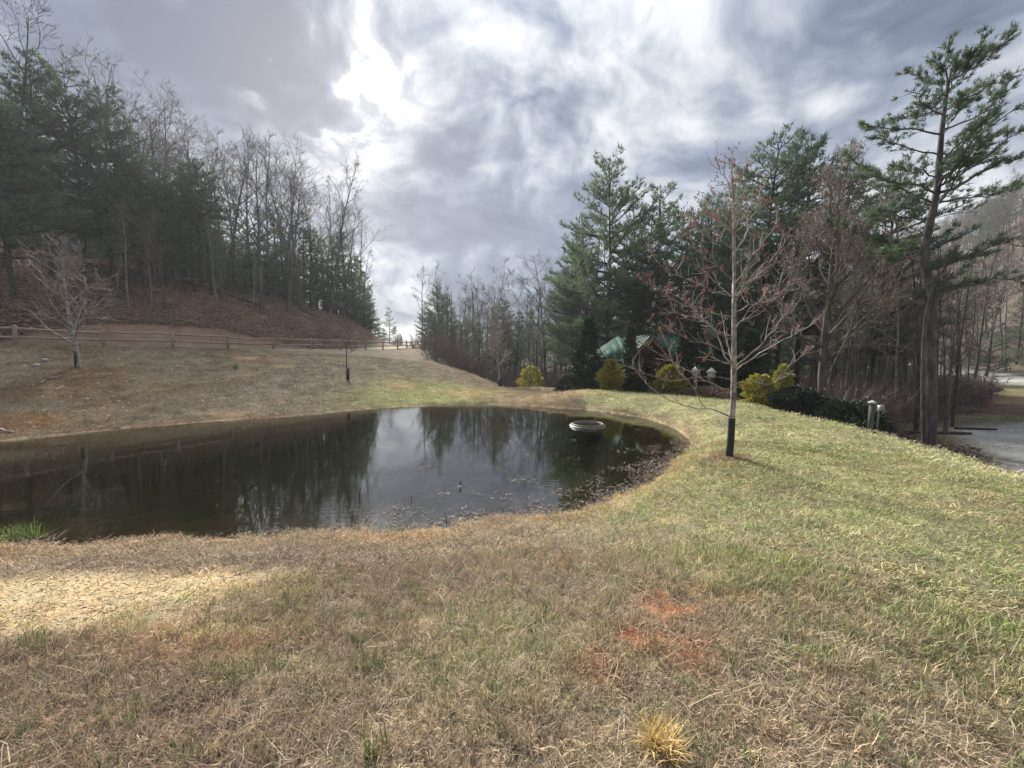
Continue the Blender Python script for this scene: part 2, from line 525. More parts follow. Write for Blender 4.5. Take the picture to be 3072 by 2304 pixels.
ctrl = [(x, y, 0.0) for x, y in SHORE[::3]]
ctrl += [(0, 0, .5), (0, 1.4, .5), (-2, 1.5, .48), (2, 1.5, .5), (0, -5, .6), (-6, -4, .6), (6, -4, .5), (0, 2.5, .38), (0, 3.6, .2),
         (-3, 2.4, .38), (-3, 3.4, .16), (-6, 2, .45), (-6, 3.2, .16), (-10, 2, .5), (-8, 0, .6), (-14, 1, .8), (-20, 5, 1.0), (-22, 9, 1.4),
         (2, 3.7, .42), (4, 3, .5), (2, 4.9, .28), (3, 5, .42), (4, 6, .5), (3.43, 6.02, .48), (5.3, 8, .48), (6, 5, .5), (6, 9, .5), (5.5, 11, .48),
         (5.6, 14, .46), (4, 17.2, .5), (2.93, 18.1, .5), (7, 12, .5), (7, 14.2, .46), (6, 16.4, .46), (7, 7.5, .46),
         (8.46, 14.2, .36), (8.86, 9.4, .22), (8.13, 6, .08), (7.2, 3, .12), (7, 0, .3),
         (11.6, 16, -.25), (12, 12, -.6), (12.2, 9, -.72), (11.5, 5, -.72), (10.5, 1, -.7), (15, 12, -.72), (16, 8, -.75), (16, 3, -.75), (20, 13, -.72), (24, 20, -.7), (30, 16, -.65), (14, 18, -.5),
         (2, 21, .12), (4, 21, .2), (7, 20.5, .2), (5, 24, .1), (9, 24, .1), (9, 20, .15), (12, 20, 0), (13, 25, 0), (2, 29, -.8), (8, 32, -.5), (16, 30, -.6), (0, 24, .05),
         (59, 52, -.1), (55.5, 45, 0), (45, 34, -.2), (37, 30, -.45), (30, 30, -.7), (40, 24, -.3), (70, 75, .3), (44, 44, -.3), (70, 55, 3), (90, 62, 16), (120, 82, 35), (85, 85, 7), (110, 95, 24), (150, 112, 46), (190, 120, 58), (130, 130, 22), (100, 130, 8), (60, 85, 1),
         (0, 40, -1.6), (10, 45, -1.2), (-5, 60, -1.2), (4, 33, -1.5), (-6, 48, -1.2), (-16, 75, 2), (-30, 90, 3), (-8, 66, 0), (-22, 66, 4), (30, 42, -.7), (30, 60, 0), (0, 100, 2), (0, 140, 2), (-40, 150, 4), (40, 150, 6),
         (-70, 45, 13), (-60, 70, 11), (-42, 85, 5), (-90, 20, 14), (-70, 130, 12), (0, 300, 8), (-150, 300, 14), (200, 300, 50), (-200, 150, 35), (-300, 0, 40), (300, 100, 70), (0, -200, 4), (200, -100, 10), (-100, -100, 20), (100, 0, 4), (60, 10, -.5), (60, -30, 0), (0, -30, .8), (-30, -20, 4), (-300, -300, 40), (300, -300, 40)]
# lip at the far shore, shoulder of the embankment
for u, v, Y in ((470, 394, 19.5), (440, 393, 20), (500, 392, 20), (530, 393, 20), (560, 394.5, 20), (500, 387, 28), (528, 387.5, 25)):
    ctrl.append(tuple(at_y(u, v, Y)))
for u, v, Y in ((-80, 240, 32), (0, 252, 35), (60, 259, 38), (110, 266, 41), (160, 275, 44), (210, 285, 47), (260, 296, 50), (305, 307, 54), (345, 321, 57), (372, 335, 60),
                (-40, 292, 28), (30, 296, 30), (90, 299, 33), (150, 304, 36), (205, 309, 40), (260, 317, 44), (310, 326, 48), (350, 333, 51)):
    ctrl.append(tuple(at_y(u, v, Y)))
for u, v, Y in ((439, 352, 43), (454, 363, 38), (469, 375, 33), (484, 379, 31), (424.5, 345, 50)):
    p = at_y(u, v, Y)
    ctrl.append(tuple(p))
    ctrl.append((p[0] + 1.8, p[1] + 1.6, p[2] - 1.3))
    ctrl.append((p[0] + 5, p[1] + 5, -1.3))
for i in range(len(FENCE)):
    p = FENCE[i]
    t = FENCE[min(i + 1, len(FENCE) - 1)] - FENCE[max(i - 1, 0)]
    n = np.array([-t[1], t[0]]) / math.hypot(t[0], t[1])
    k = i - 2
    f = {6: .8, 7: .6, 8: .42, 9: .26}.get(k, 1.0 if k < 6 else 0.12)
    for off, dz in ((-.7, -.05), (0, 0), (1, .02), (4.8, 0.0), (6.2, .25), (9, 1.7)):
        if off > 5 and k > 9:
            continue
        ctrl.append((p[0] + n[0] * off, p[1] + n[1] * off, p[2] + (dz * f if off > 5 else dz)))
ctrl = np.array(ctrl, float)
CEN, CS = np.array([0.0, 20.0]), 10.0


def _phi(d2):
    return np.sqrt(d2 + 0.05)


_A = (ctrl[:, :2] - CEN) / CS
_n = len(_A)
_K = np.zeros((_n + 3, _n + 3))
_K[:_n, :_n] = _phi(((_A[:, None] - _A[None]) ** 2).sum(-1)) - np.eye(_n) * -1e-4
_K[:_n, _n] = 1
_K[:_n, _n + 1:] = _A
_K[_n:, :_n] = _K[:_n, _n:].T
_W = np.linalg.lstsq(_K, np.concatenate([ctrl[:, 2], [0, 0, 0]]), rcond=None)[0]


def height_raw(x, y):
    x = np.asarray(x, float)
    y = np.asarray(y, float)
    q = (np.stack([x.ravel(), y.ravel()], -1) - CEN) / CS
    o = np.empty(len(q))
    for i in range(0, len(q), 20000):
        qq = q[i:i + 20000]
        d2 = (qq ** 2).sum(1)[:, None] + (_A ** 2).sum(1)[None] - 2 * qq @ _A.T
        o[i:i + 20000] = _phi(np.maximum(d2, 0)) @ _W[:_n] + _W[_n] + qq @ _W[_n + 1:]
    return o.reshape(x.shape)


def fence_side(x, y):
    """distance to the fence line, position along it, +1 on the road side"""
    d, arg = seg_dist(x, y, FENCE)
    i = np.clip(arg.astype(int), 0, len(FENCE) - 2)
    a, b = FENCE[i], FENCE[i + 1]
    cr = (b[..., 0] - a[..., 0]) * (y - a[..., 1]) - (b[..., 1] - a[..., 1]) * (x - a[..., 0])
    return d * np.sign(cr), arg


DRIVE = np.array([(12, -8), (12.8, 0), (14.4, 7.4), (18.6, 12.6), (32, 16.5), (45, 18)])
FAR_ROAD = np.array([(75, 92), (70, 75), (59.3, 52), (55.2, 45), (45, 33.5), (45, 20)])


def height(x, y, full=False):
    x = np.asarray(x, float)
    y = np.asarray(y, float)
    z = height_raw(x, y)
    ds, _ = seg_dist(x, y, SHORE, True)
    ins = inside(x, y, SHORE)
    r = np.hypot(x, y)
    dr, _ = seg_dist(x, y, DRIVE)
    df, _ = seg_dist(x, y, FAR_ROAD)
    fd, fa = fence_side(x, y)
    flat = np.minimum(np.minimum(sstep(dr, 2, 4), sstep(df, 1.6, 3)), 1 - sstep(fd, -.6, .2) * (1 - sstep(fd, 4.6, 6.5)) * (fa < 17))
    hill = sstep(fd, 5.5, 9) * (fa < 14)
    z = z + flat * (0.014 * vnoise(x * 2.2, y * 2.2, 3) + 0.03 * vnoise(x * .5, y * .5, 5) * sstep(r, 2, 6) + 0.30 * hill * vnoise(x * .6, y * .6, 7, 5)
                    + 0.6 * sstep(r, 40, 80) * vnoise(x * .08, y * .08, 9))
    wob = 0.10 * vnoise(x * 1.7, y * 1.7, 31)
    zo = np.maximum(z, np.minimum(0.05 * ds, 0.12)) + (0.05 + .03 * vnoise(x * 1.1, y * 1.1, 41)) * (1 - np.exp(-ds / 0.12)) * np.exp(-ds / 2.5)
    zo = np.where(ds < 4, zo, z)
    dd = np.maximum(ds + wob * np.minimum(ds, 1), 0)
    zi = -np.minimum(0.06 * dd + 0.14 * np.maximum(dd - .35, 0), 1.0) - 0.004
    zz = np.where(ins, zi, zo)
    if full:
        return zz, ds, ins, dr, df, fd, fa
    return zz


def zt(x, y):
    return float(height(np.array([float(x)]), np.array([float(y)]))[0])


def ell(x, y, u, v, z, rx, ry, seed=0, soft=.6):
    """soft blob of ground round the spot seen at a pixel"""
    c = at_z(u, v, z)
    q = np.hypot((x - c[0]) / rx, (y - c[1]) / ry) + 0.35 * vnoise(x * 3 / max(rx, .3), y * 3 / max(ry, .3), seed)
    return 1 - sstep(q, 1 - soft, 1 + soft * .5)


def lerp(a, b, t):
    return a + (np.asarray(b) - a) * t[..., None]


def survey(x, y, pre=None):
    """what the ground is made of at each place: colour, cover of grass, of litter"""
    z, ds, ins, dr, df, fd, fa = pre if pre is not None else height(x, y, True)
    r = np.hypot(x, y)
    n1, n2, n3 = vnoise(x * .8, y * .8, 11, 4), vnoise(x * 2.6, y * 2.6, 12, 4), vnoise(x * .28, y * .28, 13, 3)
    n4 = vnoise(x * 7, y * 7, 14, 3)
    lawn = np.array([.236, .225, .120])
    dry = np.array([.225, .178, .128])
    berm = np.array([.185, .143, .093])
    c = np.broadcast_to(dry, x.shape + (3,)).copy()
    # fresh part of the lawn: right of the foreground
    edge = x - (0.55 + 0.55 * np.maximum(0, 4.4 - y)) + 0.55 * n1 + 0.3 * n2
    green = sstep(edge, -.9, 1.5) * (1 - sstep(y, 18, 24))
    green = np.maximum(green, ell(x, y, 290, 590, .35, .5, .35, 61) * .75)
    green = np.maximum(green, ell(x, y, 265, 660, .45, .3, .22, 62) * .6)
    green = np.maximum(green, ell(x, y, 430, 640, .45, 1.1, .55, 63) * .45)
    green = green * (0.72 + 0.28 * sstep(n2, -.5, .4))
    brownish = sstep(vnoise(x * 1.3, y * 1.3, 21, 4), .12, .5) * (1 - sstep(y, 3, 6))
    green = green * (1 - .6 * brownish)
    c = lerp(c, lawn, green)
    left = sstep(-x, -.2, 1.2) * (1 - sstep(y, 3.6, 4.6))
    c = lerp(c, (.165, .118, .088), left * .55 * (1 - green))
    # embankment above the far shore
    bm = sstep(y - (12.5 - .45 * (x + 6)), 0, 1.5) * (x < 3) * (fd < .2) * (y > 8)
    bm = np.where((x < -1) & (y > 8) & (fd < .2), 1, bm)
    c = lerp(c, berm, bm)
    c = lerp(c, (.132, .110, .078), bm * sstep(-x, 4, 10) * (.35 + .5 * sstep(n1, -.3, .4)))
    c = lerp(c, (.14, .085, .045), bm * sstep(-x, 10, 15) * sstep(n3 + .4 * n1, -.05, .4) * .75)
    c = lerp(c, (.255, .262, .095), ell(x, y, 430, 367, 1.6, 4.2, 6.0, 71, .8) * .85)
    for u, v, zz, rx, ry, s in ((475, 391, .3, 2.3, 2.2, 1), (400, 377, 1, 1.0, 1.0, 2), (560, 399, .2, 2.5, 1.0, 5), (250, 374, 1.1, .7, .8, 3), (285, 378, .9, .6, .6, 4), (235, 416, .05, 1.6, .35, 6)):
        c = lerp(c, (.36, .255, .135), ell(x, y, u, v, zz, rx, ry, s, .7) * .6)
    c = lerp(c, (.17, .085, .03), ell(x, y, 14, 382, 1.4, 1.5, .9, 77, .7) * .8)
    # bare clay and shale
    clay = np.zeros(x.shape)
    for u, v, rx, ry, s in ((670, 612, .20, .17, 1), (680, 662, .16, .16, 2), (642, 650, .13, .11, 7), (608, 686, .13, .12, 3), (562, 551, .16, .05, 4), (735, 612, .10, .04, 8)):
        clay = np.maximum(clay, ell(x, y, u, v, .42, rx * 1.25, ry * 1.25, 80 + s, .8))
    clay = clay * sstep(n4 + n2 * .6, -.75, .15)
    c = lerp(c, (.26, .085, .030), clay * .94)
    shale = ell(x, y, 60, 602, .34, 1.75, .62, 91, .5)
    shale = np.maximum(shale, ell(x, y, 190, 585, .32, .75, .34, 92, .5))
    shale = shale * (1 - green)
    c = lerp(c, (.37, .29, .175), shale * .9)
    c = lerp(c, (.25, .13, .06), ell(x, y, 150, 645, .42, 1.3, .22, 93, .8) * .32 * sstep(n4, -.5, .3) * (1 - shale))
    c = lerp(c, (.20, .135, .085), (1 - sstep(np.hypot(x - 3.43, y - 6.02) + .12 * n2, .12, .42)) * .8)
    # orange dry rim along the near shore, mud and leaves at the water line
    rim = (~ins) * (1 - sstep(ds, .15, .9)) * (y < 8)
    c = lerp(c, (.33, .22, .115), rim * .65 * (.5 + .5 * sstep(n1, -.4, .4)))
    mud = (~ins) * (1 - sstep(ds + .15 * n2, .03, .30))
    c = lerp(c, (.15, .10, .066), mud * .7)
    red = mud * ell(x, y, 215, 421, 0, 5.0, 1.5, 95, .8)
    c = lerp(c, (.19, .075, .045), red * .9)
    # pond bed: leaves in the shallows, dark silt deeper
    bed = lerp(np.broadcast_to(np.array([.34, .26, .15]), x.shape + (3,)), (.165, .148, .062), sstep(ds + .4 * n1, .4, 2.2))
    c = np.where(ins[..., None], bed, c)
    # wooded ground
    hill = sstep(fd, 5.6, 6.6) * (fa < 17.5)
    litter = np.maximum(hill, sstep(r + 2 * n1, 62, 70))
    litter = np.maximum(litter, ((x > 2) & (y > 18.5) & (y > 21.5 - .28 * (x - 2)) & (x < 34)) * 1.0)
    crest = sstep(x + .35 * n1 - (9.3 + .0 * y), 0, 1.0) * (x < 14.5) * (y > 5)
    litter = np.maximum(litter, crest)
    litter = np.maximum(litter, ((y > 30 + .5 * np.abs(x + 1)) & (x > -13) & (x < 34) & (z < 1.0)) * 1.0)
    lc = lerp(np.broadcast_to(np.array([.15, .095, .066]), x.shape + (3,)), (.095, .066, .050), sstep(n2, -.4, .5))
    lc = lerp(lc, (.30, .19, .13), hill * .75)
    lc = lerp(lc, (.36, .25, .175), hill * sstep(n1, .0, .6) * .6)
    lc = lerp(lc, (.105, .085, .072), sstep(r, 55, 70))
    c = lerp(c, (0, 0, 0), litter) + lc * litter[..., None]
    meadow = ((x > 24) & (y < 50)) * (1 - sstep(r, 60, 70)) * (1 - litter)
    c = lerp(c, (.155, .140, .072), meadow * .9)
    # gravel
    road = sstep(fd, .55, 1.0) * (1 - sstep(fd + .25 * n2, 4.4, 5.4)) * (fa < 17.5)
    c = lerp(c, (.38, .31, .22), road * .9)
    gd = (1 - sstep(dr + .35 * n2, 2.2, 3.3))
    c = lerp(c, (.115, .085, .062), (1 - sstep(dr, 3.2, 5.5)) * (x > 9.5) * .7)
    c = lerp(c, (.30, .295, .285), gd * .95)
    gf = (1 - sstep(df + .3 * n2, 1.3, 2.3))
    c = lerp(c, (.40, .385, .36), gf * .95)
    c = c * (1 + .16 * n4 + .12 * n2)[..., None]
    grass = (1 - litter * .97) * (1 - np.maximum(np.maximum(gd, gf), road)) * (~ins) * (1 - .90 * shale) * (1 - .92 * clay) * sstep(ds, .02, .22)
    bl = c.copy()
    bl = lerp(bl, (.205, .160, .112), clay)
    return dict(c=np.clip(c, .005, .9), blade=np.clip(bl, .005, .9), grass=grass, litter=litter, hill=hill, road=road, gd=gd, gf=gf, ins=ins, ds=ds, z=z, green=green, shale=shale, clay=clay, bm=bm, fd=fd, meadow=meadow)


# one polar sheet of ground round the camera, out past the horizon hills
ang = np.concatenate([np.radians(np.arange(-70, 70.01, 0.27)), np.radians(np.arange(73, 287, 4.0))])
rad = np.concatenate([[0.05, .3, .6, .9], np.geomspace(1.1, 140, 330), np.geomspace(147, 245, 10)])
AA, RR = np.meshgrid(ang, rad)
GX, GY = RR * np.sin(AA), RR * np.cos(AA)
pre = height(GX, GY, True)
S = survey(GX, GY, pre)
GZ = pre[0]
nr, na = GX.shape
verts = np.stack([GX, GY, GZ], -1).reshape(-1, 3)
cols = S['c'].reshape(-1, 3)
ii, jj = np.meshgrid(np.arange(nr - 1), np.arange(na), indexing='ij')
j2 = (jj + 1) % na
quads = np.stack([ii * na + jj, ii * na + j2, (ii + 1) * na + j2, (ii + 1) * na + jj], -1).reshape(-1, 4)


def fmean(a):
    return a.ravel()[quads].mean(1)


def ground_material():
    m_, g_ = material('ground cover')
    pos = g_.n('ShaderNodeNewGeometry').outputs['Position']
    col = g_.n('ShaderNodeAttribute', attribute_name='soil').outputs['Color']
    rough_cover = g_.n('ShaderNodeAttribute', attribute_name='rough').outputs['Fac']
    a = g_.noise(pos, 55.0, 5.0, 0.7).outputs[0]
    b = g_.noise(pos, 9.0, 6.0, 0.65).outputs[0]
    c_ = g_.noise(pos, 1.3, 4.0, 0.6).outputs[0]
    k = g_.m('ADD', g_.m('ADD', g_.mr(a, .25, .75, -.30, .30, False), g_.mr(b, .25, .75, -.38, .38, False)), g_.mr(c_, .3, .7, .86, 1.14, False))
    c = g_.scale(col, k)
    warm = g_.noise(g_.v('ADD', pos, (5, 3, 1)), 4.0, 5.0, 0.65).outputs[0]
    c = g_.mix(g_.mr(warm, .3, .7), g_.v('MULTIPLY', c, (1.10, .97, .86)), g_.v('MULTIPLY', c, (.92, 1.02, 1.02)))
    h = g_.m('ADD', g_.m('MULTIPLY', a, 0.35), g_.m('MULTIPLY', b, 1.0))
    bn = g_.n('ShaderNodeBump', {'Height': h, 'Strength': 0.75, 'Distance': g_.m('MULTIPLY', rough_cover, 0.10)})
    p = g_.n('ShaderNodeBsdfPrincipled', {'Base Color': c, 'Roughness': 0.95, 'Specular IOR Level': 0.1, 'Normal': bn.outputs[0]})
    g_.n('ShaderNodeOutputMaterial', {0: p.outputs[0]})
    return m_


M['ground'] = ground_material()
rough_v = np.clip(0.25 + .75 * np.maximum(S['litter'], S['bm']) - .2 * np.maximum(S['gd'], S['gf']), .1, 1).ravel()


def sheet(name, mask):
    q = quads[mask]
    used, inv = np.unique(q.ravel(), return_inverse=True)
    mb = MB().add(verts[used], None, inv.reshape(-1, 4))
    me = mb.mesh(name, M['ground'], smooth=True)
    ca = me.attributes.new('soil', 'FLOAT_COLOR', 'POINT')
    ca.data.foreach_set('color', np.concatenate([cols[used], np.ones((len(used), 1))], 1).astype(np.float32).ravel())
    ra = me.attributes.new('rough', 'FLOAT', 'POINT')
    ra.data.foreach_set('value', rough_v[used].astype(np.float32))
    o = bpy.data.objects.new(name, me)
    COL.objects.link(o)
    o['kind'] = 'structure'
    return o


f_bed = fmean(S['ins'].astype(float)) > .5
f_hill = (fmean(S['hill']) > .5) & ~f_bed
f_road = (fmean(S['road']) > .5) & ~f_bed & ~f_hill
f_drive = (fmean(S['gd']) > .5) & ~f_bed
f_far = (fmean(S['gf']) > .5) & ~f_drive
f_mead = (fmean(S['meadow']) > .5) & ~f_drive & ~f_far & ~f_road & ~f_hill
f_wood = (fmean(S['litter']) > .5) & ~(f_bed | f_hill | f_road | f_drive | f_far | f_mead)
f_bank = (fmean(S['bm']) > .5) & ~(f_bed | f_hill | f_road | f_drive | f_far | f_mead | f_wood)
rest = ~(f_bed | f_hill | f_road | f_drive | f_far | f_mead | f_wood | f_bank)
for nm, mk, lb in (('pond_bed', f_bed, 'silty brown bed of the pond seen through the shallows'), ('hillside', f_hill, 'wooded hillside covered with brown leaf litter'),
                   ('embankment_road', f_road, 'pale gravel road behind the rail fence'), ('driveway', f_drive, 'grey gravel driveway at the right edge'),
                   ('far_road', f_far, 'pale gravel road beyond the meadow'), ('meadow', f_mead, 'olive meadow between driveway and far road'),
                   ('woodland_ground', f_wood, 'dark leaf covered ground under the trees'), ('embankment', f_bank, 'dry grassy embankment above the far shore'),
                   ('lawn', rest, 'mown lawn of straw and green turf round the pond')):
    if mk.any():
        sheet(nm, mk)['label'] = lb

# ------------------------------------------------------------------ water
pc = SHORE.mean(0)
ex = []
k = len(SHORE)
for i in range(k):
    t = SHORE[(i + 1) % k] - SHORE[i - 1]
    n_ = np.array([-t[1], t[0]]) / np.linalg.norm(t)
    q_ = SHORE[i] + n_ * 0.3
    if inside(np.array([q_[0]]), np.array([q_[1]]), SHORE)[0]:
        q_ = SHORE[i] - n_ * 0.3
    ex.append(q_)
from mathutils.geometry import tessellate_polygon
tr = tessellate_polygon([[Vector((p[0], p[1], 0)) for p in ex]])
wm, gw = material('pond water')
pos = gw.n('ShaderNodeNewGeometry').outputs['Position']
w1 = gw.noise(gw.v('MULTIPLY', pos, (0.8, 3.2, 1)), 3.0, 3.0, 0.5, 0.4).outputs[0]
w2 = gw.noise(gw.v('MULTIPLY', pos, (1.0, 1.8, 1)), 1.1, 2.0).outputs[0]
calm = gw.mr(gw.noise(pos, 0.45, 2.0).outputs[0], .42, .62, .25, 1.0)
wave = gw.n('ShaderNodeTexWave', {'Vector': pos, 'Scale': 2.6, 'Distortion': 2.5, 'Detail': 2.0, 'Detail Scale': 0.6}, wave_type='BANDS', bands_direction='Y').outputs['Fac']
hh = gw.m('ADD', gw.m('MULTIPLY', gw.m('ADD', w1, gw.m('MULTIPLY', wave, 0.35)), calm), gw.m('MULTIPLY', w2, 0.5))
bnp = gw.n('ShaderNodeBump', {'Height': hh, 'Strength': 0.035, 'Distance': 0.02})
fr = gw.n('ShaderNodeFresnel', {'IOR': 2.15, 'Normal': bnp.outputs[0]})
gl = gw.n('ShaderNodeBsdfGlossy', {'Color': (1, 1, 1, 1), 'Roughness': 0.0, 'Normal': bnp.outputs[0]})
tp = gw.n('ShaderNodeBsdfTransparent', {'Color': (0.84, 0.82, 0.62, 1)})
gw.n('ShaderNodeOutputMaterial', {0: gw.n('ShaderNodeMixShader', {0: fr.outputs[0], 1: tp.outputs[0], 2: gl.outputs[0]}).outputs[0]})
wv = np.array([(p[0], p[1], 0.0) for p in ex])
wf = np.array(tr)
fl = np.cross(wv[wf[:, 1]] - wv[wf[:, 0]], wv[wf[:, 2]] - wv[wf[:, 0]])[:, 2] < 0
wf[fl] = wf[fl][:, ::-1]
water = MB().add(wv, wf).build('pond_water', wm)
tag(water, 'still dark pond reflecting the clouds and trees', kind='structure')

# ------------------------------------------------------------------ split rail fence
rng = np.random.default_rng(5)
fence = empty('rail_fence', FENCE[2])
tag(fence, 'weathered two rail split wood fence along the top of the embankment', 'fence')
fo = FENCE[2]
posts = []
for i, p in enumerate(FENCE[1:]):
    h = 0.92 + rng.normal(0, .03)
    lx, ly = rng.normal(0, .015, 2)
    b = np.array([p[0], p[1], zt(p[0], p[1])]) - fo
    P = [b + (0, 0, -.25), b + (lx * .5, ly * .5, h * .5), b + (lx, ly, h - .02), b + (lx, ly, h)]
    MB().tube(P, [.082, .078, .074, .05], 6, True).build('post', M['fence_wood'], fence)
    posts.append((b, h))
for i in range(len(posts) - 1):
    (a, ha), (b, hb) = posts[i], posts[i + 1]
    for hr in (.76, .36):
        t = np.linspace(-.03, 1.03, 7)[:, None]
        z0, z1 = ha - .92 + hr + rng.normal(0, .02), hb - .92 + hr + rng.normal(0, .02)
        sag = -.05 * (1 - (2 * t - 1) ** 2) * rng.uniform(-.1, 1.1)
        P = a + (b - a) * t + np.concatenate([t * 0, t * 0, z0 + (z1 - z0) * t + sag + rng.normal(0, .008, t.shape)], 1)
        MB().tube(P, rng.uniform(.048, .066, 7), 5, True).build('rail', M['fence_wood'], fence)


# ------------------------------------------------------------------ tree builders
def walk(rng, p, d, L, n, wob, up):
    """a wandering branch line from p along d"""
    P = [np.asarray(p, float)]
    d = np.asarray(d, float)
    for i in range(n):
        d = d + rng.normal(0, wob, 3)
        d[2] += up
        d = d / (np.linalg.norm(d) + 1e-9)
        P.append(P[-1] + d * L / n)
    return np.array(P)


def side_dir(rng, t, ang_lo, ang_hi, az=None):
    """a direction leaving axis t at an angle"""
    a = rng.uniform(ang_lo, ang_hi)
    ref = np.array([0, 0, 1.0]) if abs(t[2]) < .9 else np.array([1.0, 0, 0])
    n = np.cross(t, ref)
    n /= np.linalg.norm(n)
    b = np.cross(t, n)
    az = rng.uniform(0, 2 * math.pi) if az is None else az
    return t * math.cos(a) + (n * math.cos(az) + b * math.sin(az)) * math.sin(a)


def spikes(mb, P, D, L, W, rng, rnd=None):
    """flat tapering slivers, one triangle each"""
    P, D = np.asarray(P, float), nrm(np.asarray(D, float))
    k = len(P)
    s = nrm(np.cross(D, nrm(rng.normal(0, 1, (k, 3)))))
    L = np.broadcast_to(np.asarray(L, float), (k,))[:, None]
    W = np.broadcast_to(np.asarray(W, float), (k,))[:, None]
    v = np.stack([P - s * W / 2, P + s * W / 2, P + D * L], 1)
    r = rng.uniform(0, 1, k) if rnd is None else rnd
    mb.add(v.reshape(-1, 3), np.arange(k * 3).reshape(-1, 3), None, np.repeat(r, 3))


def leaf_quads(mb, P, D, L, W, rng, rnd=None):
    """diamond leaves or sprays, two triangles each"""
    P, D = np.asarray(P, float), nrm(np.asarray(D, float))
    k = len(P)
    s = nrm(np.cross(D, nrm(rng.normal(0, 1, (k, 3)))))
    L = np.broadcast_to(np.asarray(L, float), (k,))[:, None]
    W = np.broadcast_to(np.asarray(W, float), (k,))[:, None]
    v = np.stack([P, P + D * L * .5 + s * W / 2, P + D * L, P + D * L * .5 - s * W / 2], 1)
    r = rng.uniform(0, 1, k) if rnd is None else rnd
    mb.add(v.reshape(-1, 3), None, np.arange(k * 4).reshape(-1, 4), np.repeat(r, 4))


def tufts(mb, C, D, size, m, width, rng, fwd=.75, up=.25):
    """needle tufts: m slivers fanning out of each twig end"""
    C, D = np.asarray(C, float), nrm(np.asarray(D, float))
    k = len(C)
    d = D[:, None] * fwd + rng.normal(0, .55, (k, m, 3))
    d[..., 2] += up
    L = size * rng.uniform(.6, 1.15, (k, m))
    base = np.repeat(C[:, None], m, 1) + rng.normal(0, size * .12, (k, m, 3))
    r = np.clip(rng.uniform(0, 1, (k, 1)) * .6 + rng.uniform(0, .4, (k, m)), 0, 1)
    spikes(mb, base.reshape(-1, 3), d.reshape(-1, 3), L.ravel(), width * rng.uniform(.7, 1.3, k * m), rng, r.ravel())


def bare_tree(seed, H, spread=.32, first=.4, limbs=13, r0=None, sub=6, subsub=5, spike=3, lean=.03, updir=.07, wob=.17, tw=.014, fork=0):
    rng = np.random.default_rng(seed)
    tm, cm = MB(), MB()
    r0 = r0 or H * .0095
    P = walk(rng, (0, 0, -.3), (rng.normal(0, lean), rng.normal(0, lean), 1), H, 9, .045, .05)
    P[:, 2] *= H / P[-1, 2]
    P[0, 2] = -.3
    tt = np.linspace(0, 1, 10)
    rad = r0 * (1.15 - 1.05 * tt) + .006
    rad[0] *= 1.35
    tm.tube(P, rad, 7)
    SP, SD, SL = [], [], []
    az = rng.uniform(0, 6.28)
    for i in range(limbs):
        t = first + (1 - first) * (i + rng.uniform(0, .8)) / limbs * .98
        x = t * 9
        j = min(int(x), 8)
        p = P[j] + (P[j + 1] - P[j]) * (x - j)
        r = np.interp(t, tt, rad)
        az += 2.4 + rng.normal(0, .5)
        el = rng.uniform(.45, .95) + .3 * t
        d = np.array([math.cos(az) * math.cos(el), math.sin(az) * math.cos(el), math.sin(el)])
        L = H * spread * (1.05 - .75 * (t - first) / (1 - first)) * rng.uniform(.65, 1.2)
        Q = walk(rng, p, d, L, 6, wob, updir)
        tm.tube(Q, np.linspace(min(r * .62, L * .024 + .01), .011, 7), 5)
        for a in range(sub):
            f = rng.uniform(.22, 1.0)
            y = f * 6
            j2 = min(int(y), 5)
            q = Q[j2] + (Q[j2 + 1] - Q[j2]) * (y - j2)
            t2 = nrm(Q[j2 + 1] - Q[j2])
            L2 = L * rng.uniform(.28, .5) * (1.15 - .5 * f)
            Q2 = walk(rng, q, side_dir(rng, t2, .45, 1.05), L2, 4, wob, updir * .8)
            cm.tube(Q2, np.linspace(max(.012, L2 * .012), tw * .55, 5), 3, rnd=rng.uniform())
            for b in range(subsub):
                f2 = rng.uniform(.2, 1.0)
                y = f2 * 4
                j3 = min(int(y), 3)
                q3 = Q2[j3] + (Q2[j3 + 1] - Q2[j3]) * (y - j3)
                t3 = nrm(Q2[j3 + 1] - Q2[j3])
                L3 = L2 * rng.uniform(.3, .6) + .12
                Q3 = walk(rng, q3, side_dir(rng, t3, .4, 1.0), L3, 2, wob, updir * .6)
                cm.tube(Q3, [tw * .7, tw * .6, tw * .35], 3, rnd=rng.uniform())
                for c in range(spike):
                    f3 = rng.uniform(.2, 1)
                    q4 = Q3[0] + (Q3[1] - Q3[0]) * f3 * 2 if f3 < .5 else Q3[1] + (Q3[2] - Q3[1]) * (f3 * 2 - 1)
                    SP.append(q4)
                    SD.append(side_dir(rng, nrm(Q3[2] - Q3[1]), .2, .8) + (0, 0, .2))
                    SL.append(L3 * rng.uniform(.4, .9))
    if SP:
        spikes(cm, SP, SD, SL, tw * 1.3, rng)
    return tm, cm, np.array(SP), np.array(SD)


